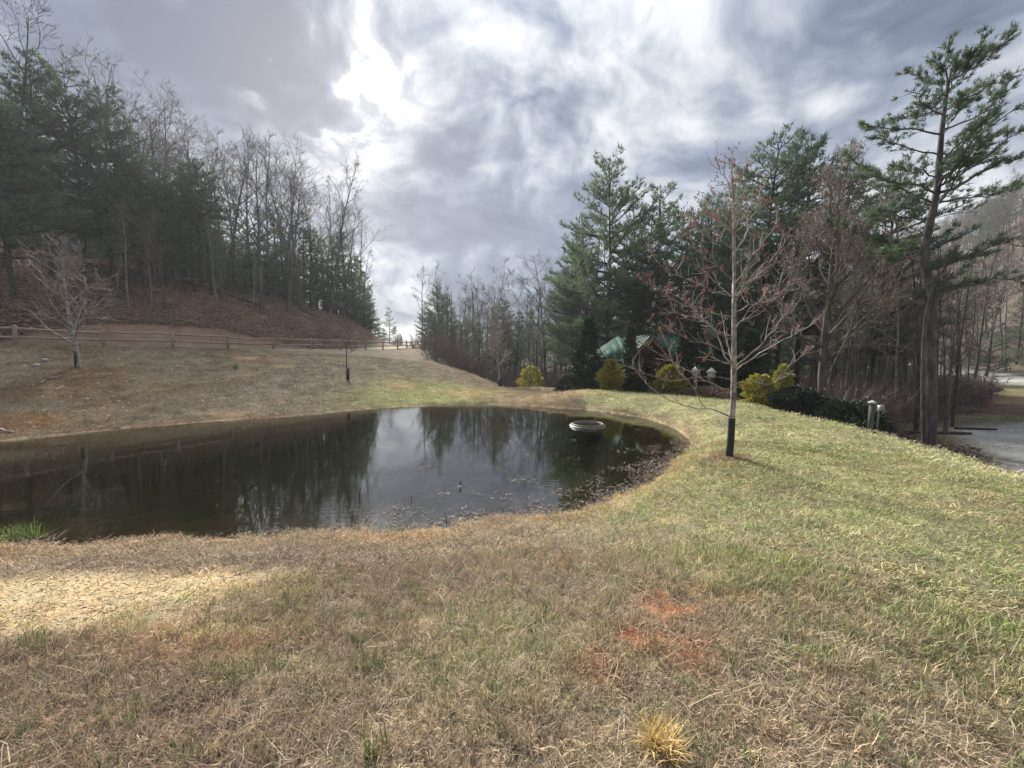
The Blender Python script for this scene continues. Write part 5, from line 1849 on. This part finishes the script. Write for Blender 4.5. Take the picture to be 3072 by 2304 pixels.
# ------------------------------------------------------------------ birdhouses, posts, markers
for u, Y, vt, lb, sz in ((695, 18.4, 366.5, 'white birdhouse on a brown post, leftmost of the three by the shrubs', 1.0), (701, 19.6, 367, 'grey birdhouse set back between the two white ones', .85), (711.5, 18.2, 367.5, 'white birdhouse with a wide roof, rightmost of the three by the shrubs', 1.05)):
    x = float(at_y(u, 375, Y)[0])
    z = zt(x, Y)
    H = float(at_y(u, vt, Y)[2]) - z
    r = empty('birdhouse', (x, Y, z), rc.uniform(-.4, .4))
    tag(r, lb, 'birdhouse', 'birdhouses on posts')
    b = H - .46 * sz
    MB().box((0, 0, b / 2), (.10, .10, b)).build('post', M['post_wood'], r)
    body = MB().box((0, 0, b + .12 * sz), (.22 * sz, .22 * sz, .24 * sz)).build('body', M['birdhouse'], r)
    MB().lathe([(0, -.004), (.03, -.004), (.03, .004), (0, .004)], 12).build('entrance_hole', M['glass'], body)
    bpy.data.objects[body.children[0].name].rotation_euler = (R(90), 0, 0)
    bpy.data.objects[body.children[0].name].location = (0, -.112 * sz, b + .14 * sz)
    e = .17 * sz
    z0_, z1_ = b + .24 * sz, b + .46 * sz
    rf = MB().add([(-e, -e, z0_), (e, -e, z0_), (e, e, z0_), (-e, e, z0_), (0, 0, z1_)], [[0, 1, 4], [1, 2, 4], [2, 3, 4], [3, 0, 4]], [[0, 3, 2, 1]])
    rf.build('roof', M['birdhouse'], r)

x, Y = float(at_y(871, 420, 10.6)[0]), 10.6
z = zt(x, Y)
H = float(at_y(871, 402, Y)[2]) - z
r = empty('capped_post', (x, Y, z), -.75)
PW = .68
tag(r, 'square mossy post with a pale cap at the end of the junipers', 'post')
MB().box((0, 0, H / 2 - .05), (.19 * PW, .19 * PW, H + .02)).build('shaft', M['green_post'], r)
MB().box((0, 0, H - .02), (.25 * PW, .25 * PW, .04)).add([(-.07, -.07, H + .003), (.07, -.07, H + .003), (.07, .07, H + .003), (-.07, .07, H + .003), (0, 0, H + .05)], [[0, 1, 4], [1, 2, 4], [2, 3, 4], [3, 0, 4]]).build('cap', M['white_paint'], r)
x, Y = float(at_y(877.5, 420, 10.4)[0]), 10.4
z = zt(x, Y)
H = float(at_y(877, 405, Y)[2]) - z
r = empty('box_on_stake', (x, Y, z))
tag(r, 'small white box on a thin stake beside the capped post', 'box')
MB().tube([(0, 0, -.1), (.02, 0, H * .5), (.03, 0, H - .1)], .022, 6, True).build('stake', M['green_post'], r)
bx_ = MB().box((.05, -.02, H - .08), (.11, .09, .15)).build('housing', M['white_paint'], r)
MB().box((.05, -.068, H - .08), (.08, .008, .11)).build('lid', M['trim'], bx_)

# floating ring
p = at_z(587.5, 426, 0)
r = empty('floating_ring', (p[0], p[1], 0), 0, .9)
tag(r, 'round beige plastic ring floating on the pond', 'float')
MB().lathe([(.50, -.10), (.60, -.08), (.615, .0), (.60, .035), (.535, .045), (.53, .045)], 64).build('flange', M['beige_plastic'], r, True)
MB().lathe([(.535, .04), (.535, .085), (.525, .095), (.505, .095), (.495, .085), (.495, -.08)], 64).build('rim', M['beige_plastic'], r, True)
MB().lathe([(.495, -.02), (.3, -.05), (.0, -.06)], 48).build('screen', M['dark_stone'], r, True)
MB().tube([(.28, .30, -.04), (.29, .31, .14), (.285, .30, .20)], .012, 6, True).build('cleat', M['trim'], r)

p = at_z(460, 487, 0)
r = empty('float_marker', (p[0], p[1], 0))
tag(r, 'tiny black and white float standing in the bright part of the pond', 'marker')
MB().tube([(0, 0, -.06), (0, 0, .05), (.004, 0, .10)], [.012, .012, .010], 6, True).build('stick', M['black_wrap'], r)
MB().lathe([(0, -.03), (.03, -.02), (.035, .005), (.015, .03), (0, .03)], 12).build('bulb', M['white_paint'], r, True)

# bare stalks standing in the shallows
for i, (u, v, h, lb) in enumerate(((446, 524, .17, 'dark stalk standing in the litter at the near water edge'), (359, 497, .14, 'slanting dark stalk in the reflection of the hillside trees'), (411, 500, .07, 'short stalk in the bright shallow water'),
                                   (165, 470, .20, 'pale reed stalk in the dark water on the left'), (250, 510, .12, 'green reed stalk in the dark water, left of centre'))):
    p = at_z(u, v, 0)
    Q = [(0, 0, -.12), (.01, 0, h * .5), (.03 * (1 if i % 2 else -1), 0, h)]
    o = MB().tube(Q, [.006, .005, .003], 5, True).build('stalk', M['stick'] if i > 2 else M['log'])
    o.location = (p[0], p[1], 0)
    tag(o, lb, 'stalk', 'stalks standing in the shallows')

# logs, sticks and stones
def log(name, a, b, r, mat, label, cat, seed, bend=.06, group=None):
    r_ = np.random.default_rng(seed)
    P = [a + (b - a) * t for t in np.linspace(0, 1, 7)]
    L = np.linalg.norm(b - a)
    c0 = np.array(a)
    V = []
    for q in P:
        z_ = zt(q[0], q[1])
        V.append((q[0] - c0[0] + r_.normal(0, bend * L * .12), q[1] - c0[1] + r_.normal(0, bend * L * .12), z_ + r * .75 - zt(c0[0], c0[1])))
    o = MB().tube(V, r * np.array([1, 1.02, .98, .95, .9, .82, .7]), 8, True).build(name, M[mat], None, True)
    o.location = (c0[0], c0[1], zt(c0[0], c0[1]))
    return tag(o, label, cat, group)


def gp(u, v):
    """a point of the ground seen at a pixel (marching along the ray)"""
    d = pix_dir(u, v)
    ts = np.geomspace(1.0, 140, 900)
    P = np.array([0, 0, CAMH]) + d * ts[:, None]
    h = height(P[:, 0], P[:, 1])
    k_ = np.argmax(P[:, 2] < h)
    return P[k_]


for i, (a, b, r_, m_, lb) in enumerate((
        ((874, 434), (908, 433), .045, 'log', 'dark fallen branch behind the capped post'), ((905, 433.5), (962, 434), .055, 'log', 'long dark log lying behind the big right pine'),
        ((937, 434.5), (971, 434.8), .06, 'log', 'dark log just right of the big pine trunk'), ((955, 429.5), (997, 430.5), .05, 'log', 'dark straight pole at the edge of the gravel driveway'),
        ((184, 282), (226, 297), .17, 'log', 'long dark fallen trunk lying down the leafy bank'), ((228, 296), (262, 308), .13, 'log', 'fallen trunk pointing at the fence on the leafy bank'),
        ((298, 310), (318, 318), .12, 'log', 'fallen branch near the end of the leafy bank'), ((246, 320), (258, 326), .06, 'stick', 'pale crooked branch in the middle of the leafy bank'),
        ((4, 291), (14, 285), .07, 'stick', 'pale bleached limb at the left edge of the hillside'), ((118, 288), (130, 294), .10, 'log', 'short dark log at the foot of the forked pale tree'),
        ((262, 325), (276, 330), .06, 'stick', 'pale stick right of the crooked branch on the bank'), ((340, 331), (352, 336), .07, 'stick', 'grey branch low on the bank near the fence end'))):
    try:
        log('fallen_log' if m_ == 'log' else 'fallen_branch', gp(*a), gp(*b), r_, m_, lb, 'log' if m_ == 'log' else 'branch', 600 + i, .1)
    except Exception as e_:
        print('log', i, e_)
for i, (a, b, r_, lb) in enumerate((((49, 379.5), (60, 377), .035, 'pale stick below the young tree on the left embankment'), ((40, 384), (46, 381), .035, 'pale stick in a line with the one below the young tree'),
                                    ((56, 391), (64, 386.5), .02, 'thin straight stick on the rusty patch of the embankment'), ((0, 430), (12, 434), .03, 'bleached stick at the water edge, left picture border'),
                                    ((164, 352.5), (171, 353.5), .03, 'dark curved stick under the third fence post'), ((110, 398), (120, 397.2), .02, 'tiny pale stick in the middle of the left embankment'))):
    log('stick', gp(*a), gp(*b), r_, 'stick', lb, 'stick', 640 + i, .25, 'sticks on the embankment')


def stone(p, s, seed, mat, label, group=None, flat=.6):
    r_ = np.random.default_rng(seed)
    import bmesh
    bm = bmesh.new()
    bmesh.ops.create_icosphere(bm, subdivisions=2, radius=1)
    for v in bm.verts:
        k_ = 1 + .35 * float(vnoise(np.array([v.co.x * 1.3 + seed]), np.array([v.co.y * 1.3 + v.co.z]), seed)[0])
        v.co = Vector((v.co.x * s * k_ * r_.uniform(.97, 1.03), v.co.y * s * k_ * .8, v.co.z * s * k_ * flat))
    me = bpy.data.meshes.new('stone')
    bm.to_mesh(me)
    bm.free()
    me.materials.append(M[mat])
    o = bpy.data.objects.new('stone', me)
    o.location = (p[0], p[1], zt(p[0], p[1]) + s * flat * .3)
    o.rotation_euler = (0, 0, r_.uniform(0, 6))
    COL.objects.link(o)
    return tag(o, label, 'stone', group)


stone(gp(45, 361.5), .13, 1, 'stone', 'flat white stone left of the young tree on the embankment')
stone(gp(36, 366), .11, 2, 'stone', 'round white stone below the flat white one on the embankment')
stone(gp(989, 391.2), .75, 3, 'dark_stone', 'dark boulder at the mouth of the meadow ditch', None, .45)
stone(gp(995, 390), .55, 4, 'dark_stone', 'smaller dark boulder right of the boulder in the meadow ditch', None, .4)
stone(gp(982, 392.5), .5, 5, 'dark_stone', 'low dark boulder left of the boulder in the meadow ditch', None, .4)
stone(gp(951, 373.0), .32, 6, 'stone', 'white stone beside the far road')
st = []
for i in range(150):
    u, v = rc.uniform(-5, 330), rc.uniform(352, 436)
    st.append(gp(u, v))
stone_ms = []
for i in range(3):
    a_ = stone((0, 0, 0), 1.0, 30 + i, 'stone', 'x')
    stone_ms.append(a_.data)
    bpy.data.objects.remove(a_)
stone_src = source_collection('stone_sources', stone_ms)
st = np.array(st)
ok = (~inside(st[:, 0], st[:, 1], SHORE)) & (fence_side(st[:, 0], st[:, 1])[0] < -.1) & (st[:, 0] < -2)
st = st[ok]
scatter('loose_stones', st, rc.uniform(0, 6.28, (len(st), 3)) * (0, 0, 1), .03 + .05 * rc.uniform(0, 1, len(st)) ** 2, rc.integers(0, 3, len(st)), stone_src, None, 'pale loose stones scattered over the left embankment')


# ------------------------------------------------------------------ grass, straw and leaf scatter
def tuft_mesh(name, seed, n, L, W, lay, rad, mat):
    r_ = np.random.default_rng(seed)
    mb = MB()
    for i in range(n):
        a, b = r_.uniform(0, 6.28, 2)
        p0 = np.array([math.cos(b), math.sin(b), 0]) * rad * math.sqrt(r_.uniform())
        l = L * r_.uniform(.5, 1.25)
        tilt = np.clip(r_.normal(lay, .3), .1, 1.5)
        h = np.array([math.cos(a), math.sin(a), 0])
        a2 = a + r_.normal(0, .28)
        h2 = np.array([math.cos(a2), math.sin(a2), 0])
        p1 = p0 + (h * math.sin(tilt) + np.array([0, 0, math.cos(tilt)])) * l * .55
        t2 = min(tilt + r_.uniform(.05, .45), 1.62)
        p2 = p1 + (h2 * math.sin(t2) + np.array([0, 0, math.cos(t2)])) * l * .45
        s = np.array([-math.sin(a), math.cos(a), 0]) * W / 2 * r_.uniform(.7, 1.3)
        s = s + np.array([0, 0, r_.normal(0, W * .2)])
        v = [p0 - s, p0 + s, p1 + s * .85, p1 - s * .85, p2]
        mb.add(v, [[3, 2, 4]], [[0, 1, 2, 3]], r_.uniform())
    return mb.mesh(name, mat)


fine_ms = [tuft_mesh('tuft_fine_%d' % i, 700 + i, 30, .058, .0029, 1.0, .062, M['grass']) for i in range(5)]
fine_ms += [tuft_mesh('tuft_up_%d' % i, 710 + i, 18, .085, .0040, .55, .035, M['grass']) for i in range(2)]
fine_src = source_collection('fine_turf_sources', fine_ms)
mid_ms = [tuft_mesh('tuft_mid_%d' % i, 720 + i, 44, .062, .0048, 1.1, .13, M['grass']) for i in range(5)]
mid_src = source_collection('mid_turf_sources', mid_ms)
far_ms = [tuft_mesh('tuft_far_%d' % i, 740 + i, 46, .085, .011, 1.1, .30, M['grass']) for i in range(4)]
far_src = source_collection('far_turf_sources', far_ms)


def turf(name, n, r0, r1, a0, a1, src, nsrc, s0, s1, label, up_from=None, pw=1.0):
    a = np.radians(rng.uniform(a0, a1, n))
    r = np.sqrt(rng.uniform(0, 1, n) ** pw * (r1 ** 2 - r0 ** 2) + r0 ** 2)
    x, y = r * np.sin(a), r * np.cos(a)
    q = survey(x, y)
    clump = vnoise(x * 5, y * 5, 55, 3)
    keep = rng.uniform(0, 1, n) < q['grass'] * np.clip(.74 + .75 * clump, .12, 1)
    x, y = x[keep], y[keep]
    tint = q['blade'][keep] * (1.9 - .35 * q['bm'][keep])[:, None] * rng.uniform(.8, 1.25, (keep.sum(), 1))
    gr = q['green'][keep]
    pick = rng.uniform(0, 1, len(x))
    fresh = (pick < .05 + .14 * gr)
    tint[fresh] = tint[fresh] * (.62, .92, .55)
    straw = (pick > .80)
    tint[straw] = tint[straw] * (1.30, 1.24, 1.1)
    grey = (pick > .70) & (pick < .80)
    tint[grey] = tint[grey] * (.80, .78, .86)
    k_ = len(x)
    idx = rng.integers(0, nsrc if up_from is None else up_from, k_)
    if up_from is not None:
        upm = (rng.uniform(0, 1, k_) < .05 + .10 * gr) | (fresh & (rng.uniform(0, 1, k_) < .5))
        idx[upm] = rng.integers(up_from, nsrc, upm.sum())
    scatter(name, np.stack([x, y, q['z'][keep] - .004], -1), np.stack([rng.normal(0, .12, k_), rng.normal(0, .12, k_), rng.uniform(0, 6.28, k_)], -1),
            rng.uniform(s0, s1, k_), idx, src, tint, label)


turf('near_grass', 20000, 1.0, 3.6, -62, 62, fine_src, 7, .75, 1.3, 'short dry and green turf at the viewer\'s feet', 5)
turf('middle_grass', 26000, 3.4, 9.0, -60, 60, mid_src, 5, .7, 1.25, 'straw and green turf of the middle lawn and near shore')
turf('far_grass', 30000, 8.5, 32, -58, 58, far_src, 4, .6, 1.1, 'turf of the far lawn, embankment and meadow', pw=1.15)

thatch_src = source_collection('thatch_sources', [tuft_mesh('thatch_%d' % i, 760 + i, 9, .15, .0026, 1.5, .07, M['grass']) for i in range(4)])
n = 5000
a = np.radians(rng.uniform(-62, 62, n))
r = np.sqrt(rng.uniform(0, 1, n) * (5.5 ** 2 - 1) + 1)
x, y = r * np.sin(a), r * np.cos(a)
q = survey(x, y)
keep = (rng.uniform(0, 1, n) < q['grass'] * np.clip(.45 + .9 * vnoise(x * 2.2, y * 2.2, 57, 3), .05, 1))
k = keep.sum()
scatter('thatch', np.stack([x[keep], y[keep], q['z'][keep] + .018], -1), np.stack([rng.normal(0, .1, k), rng.normal(0, .1, k), rng.uniform(0, 6.28, k)], -1), rng.uniform(.6, 1.25, k), rng.integers(0, 4, k), thatch_src,
        np.array([.44, .37, .255]) * rng.uniform(.55, 1.25, (k, 1)), 'pale dead straw lying matted on the turf')

# shale flakes
def flake_mesh(name, seed):
    r_ = np.random.default_rng(seed)
    k_ = r_.integers(5, 8)
    a = np.sort(r_.uniform(0, 6.28, k_))
    rr = r_.uniform(.55, 1.0, k_)
    v = np.stack([np.cos(a) * rr, np.sin(a) * rr * .75, r_.normal(0, .05, k_) + .12], -1)
    return MB().slab(v, .16).mesh(name, M['flake'])


flake_src = source_collection('flake_sources', [flake_mesh('flake_%d' % i, 800 + i) for i in range(6)])
n = 36000
x, y = rng.uniform(-6.5, .2, n), rng.uniform(1.8, 4.2, n)
q = survey(x, y)
keep = rng.uniform(0, 1, n) < q['shale'] ** 1.3
x, y, zz = x[keep], y[keep], q['z'][keep]
k = len(x)
tint = np.array([.43, .335, .185]) * rng.uniform(.55, 1.25, (k, 1)) * (1 + rng.normal(0, .05, (k, 3)))
scatter('shale_flakes', np.stack([x, y, zz], -1), np.stack([rng.normal(0, .22, k), rng.normal(0, .22, k), rng.uniform(0, 6.28, k)], -1),
        .007 + .020 * rng.uniform(0, 1, k) ** 3, rng.integers(0, 6, k), flake_src, tint, 'pale yellow shale chips on the bare ground at the left')

n = 9000
x, y = rng.uniform(11, 24, n), rng.uniform(5, 17, n)
q = survey(x, y)
keep = rng.uniform(0, 1, n) < q['gd']
k = keep.sum()
scatter('driveway_gravel', np.stack([x[keep], y[keep], q['z'][keep]], -1), np.stack([rng.normal(0, .3, k), rng.normal(0, .3, k), rng.uniform(0, 6.28, k)], -1), rng.uniform(.012, .035, k), rng.integers(0, 6, k), flake_src,
        np.array([.33, .325, .315]) * rng.uniform(.5, 1.4, (k, 1)), 'loose grey gravel on the driveway')

# leaves: water line, shallows, bank, wood floor
def leaf_mesh(name, seed, n_, L, W, rad):
    r_ = np.random.default_rng(seed)
    mb = MB()
    a = r_.uniform(0, 6.28, n_)
    P = np.stack([r_.normal(0, rad, n_), r_.normal(0, rad, n_), r_.uniform(0, .02, n_)], -1)
    D = np.stack([np.cos(a), np.sin(a), r_.normal(0, .22, n_)], -1)
    s_ = np.stack([-np.sin(a), np.cos(a), r_.normal(0, .35, n_)], -1)
    l, w = L * r_.uniform(.5, 1.3, (n_, 1)), W * r_.uniform(.6, 1.3, (n_, 1))
    v = np.stack([P, P + D * l * .45 + s_ * w / 2, P + D * l + np.array([0, 0, .01]), P + D * l * .5 - s_ * w / 2], 1)
    mb.add(v.reshape(-1, 3), None, np.arange(n_ * 4).reshape(-1, 4), np.repeat(r_.uniform(0, 1, n_), 4))
    return mb.mesh(name, M['litter'])


leaf_src = source_collection('leaf_sources', [leaf_mesh('leaves_%d' % i, 820 + i, 14, (.075, .16, .06, .13)[i], (.030, .010, .034, .014)[i], .10) for i in range(4)])
bigleaf_src = source_collection('bank_leaf_sources', [leaf_mesh('bank_leaves_%d' % i, 840 + i, 18, .20, .09, .35) for i in range(4)])


def leaves(name, x, y, z, s, tint, label, src=leaf_src):
    k_ = len(x)
    scatter(name, np.stack([x, y, z], -1), np.stack([rng.normal(0, .06, k_), rng.normal(0, .06, k_), rng.uniform(0, 6.28, k_)], -1), s, rng.integers(0, 4, k_), src,
            tint * rng.uniform(.55, 1.4, (k_, 1)), label)


t = rng.uniform(0, len(SHORE), 3600)
i0 = t.astype(int) % len(SHORE)
P = SHORE[i0] + (SHORE[(i0 + 1) % len(SHORE)] - SHORE[i0]) * (t % 1)[:, None]
ww = np.where((P[:, 0] > 1.2) & (P[:, 1] < 13), .20, .11)
P = P + rng.normal(0, 1, P.shape) * ww[:, None]
ok = (P[:, 0] > -9) & ((P[:, 0] > 1.0) | (rng.uniform(0, 1, len(P)) < .45)) & (rng.uniform(-.4, .9, len(P)) < .25 + vnoise(P[:, 0] * 1.6, P[:, 1] * 1.6, 88))
P = P[ok]
zz = height(P[:, 0], P[:, 1])
leaves('shore_leaves', P[:, 0], P[:, 1], np.maximum(zz, 0.0) + .004, rng.uniform(.25, .65, len(P)), np.array([.23, .17, .125]), 'brown fallen leaves washed up along the water line')
n = 4200
x, y = rng.uniform(-3.4, 3.6, n), rng.uniform(4.2, 9.0, n)
q = survey(x, y)
mass = sstep(.95 + .35 * vnoise(x * 1.2, y * 1.2, 66) - q['ds'], 0, .7) * q['ins'] * sstep(x, -2.6, -1.2)
ok = rng.uniform(0, 1, n) < mass * .55
leaves('drowned_leaves', x[ok], y[ok], np.where(rng.uniform(0, 1, ok.sum()) < .45, .003, q['z'][ok] + .01), rng.uniform(.35, .9, ok.sum()), np.array([.19, .15, .12]), 'pale drowned leaves and reed scraps in the shallows')
n = 26
u_, v_ = rng.uniform(395, 660, n), rng.uniform(408, 500, n)
P = np.array([at_z(a, b, 0.004) for a, b in zip(u_, v_)])
ok = inside(P[:, 0], P[:, 1], SHORE)
leaves('floating_leaves', P[ok, 0], P[ok, 1], P[ok, 2], rng.uniform(.3, 1.0, ok.sum()), np.array([.16, .16, .11]), 'small floating leaves on the far part of the pond')
n = 16000
u_ = rng.uniform(-30, 374, n)
Y_ = 20 + (u_ + 30) / 404 * 22 + rng.uniform(0, 1, n) ** 1.15 * 28
x, y = (u_ - 512) / FPX * Y_, Y_
q = survey(x, y)
ok = (q['hill'] > .5)
leaves('hillside_leaves', x[ok], y[ok], q['z'][ok] + .01, rng.uniform(.5, 1.25, ok.sum()), np.array([.38, .26, .185]), 'brown leaf litter on the wooded bank behind the fence', bigleaf_src)
n = 5000
u_, Y_ = rng.uniform(560, 990, n), rng.uniform(9, 34, n)
x, y = (u_ - 512) / FPX * Y_, Y_
q = survey(x, y)
ok = (q['litter'] > .5)
leaves('wood_floor_leaves', x[ok], y[ok], q['z'][ok] + .01, rng.uniform(.3, .8, ok.sum()), np.array([.13, .088, .064]), 'dark leaf litter under the trees on the right', bigleaf_src)
n = 420
x, y = rng.uniform(-5, 6, n), rng.uniform(1.2, 9, n)
q = survey(x, y)
ok = (~q['ins'])
leaves('lawn_leaves', x[ok], y[ok], q['z'][ok] + .02, rng.uniform(.25, .5, ok.sum()), np.array([.22, .16, .11]), 'single dry leaves lying on the lawn')

# single clumps that stand out
def clump(p, n_, L, W, lay, rad, mat, name, label, seed):
    me = tuft_mesh(name, seed, n_, L, W, lay, rad, M[mat])
    o = bpy.data.objects.new(name, me)
    o.location = (p[0], p[1], zt(p[0], p[1]))
    COL.objects.link(o)
    return tag(o, label, 'grass tuft')


clump(gp(661, 750), 260, .13, .0048, .75, .055, 'straw_blade', 'straw_tuft', 'bright straw yellow grass tuft at the bottom edge of the picture', 900)
clump(gp(14, 540), 130, .20, .008, .42, .18, 'green_blade', 'green_tuft', 'fresh green grass tuft at the water edge, left picture border', 901)
clump(gp(36, 540), 60, .17, .007, .5, .10, 'green_blade', 'green_tuft', 'smaller green grass tuft right of the one at the left border', 902)
clump(gp(290, 537), 60, .11, .006, .5, .12, 'green_blade', 'green_tuft', 'low green tuft at the water edge left of the drowned leaves', 903)
clump(gp(393, 533), 50, .09, .005, .5, .12, 'green_blade', 'green_tuft', 'low green tuft at the near water edge by the drowned leaves', 904)
clump(gp(376, 755), 40, .09, .006, .6, .05, 'green_blade', 'green_tuft', 'small green weed tuft near the bottom edge of the picture', 905)
clump(gp(235, 369), 70, .42, .012, .30, .12, 'needles_far', 'grass_clump', 'knee high olive plant alone on the embankment below the fence', 906)
print('tris of kinds', sum(k_.tris for k_ in PINE + HIGH + YOUNG + OAK + SLIM + REDT + POLE))


# ------------------------------------------------------------------ thin haze on the far hill, added to lift dark woods like lens flare
HZ0, HZ1 = float(GZ.min()) - 1.0, float(GZ.max()) + 22.0
hm = bpy.data.materials.new('haze')
hm.use_nodes = True
hm.node_tree.nodes.clear()
gh = G(hm.node_tree)
pv = gh.n('ShaderNodeVolumePrincipled', {'Color': (0.93, 0.96, 1.0, 1), 'Density': HAZE, 'Anisotropy': 0.25})
ho = gh.n('ShaderNodeOutputMaterial', {'Volume': pv.outputs[0]})
haze = MB().box((0, 0, (HZ0 + HZ1) / 2), (510, 510, HZ1 - HZ0)).build('haze', hm)
tag(haze, 'thin pale haze over the far hill, added to lift the dark woods like lens flare', kind='stuff')
print('haze box', HZ0, HZ1)
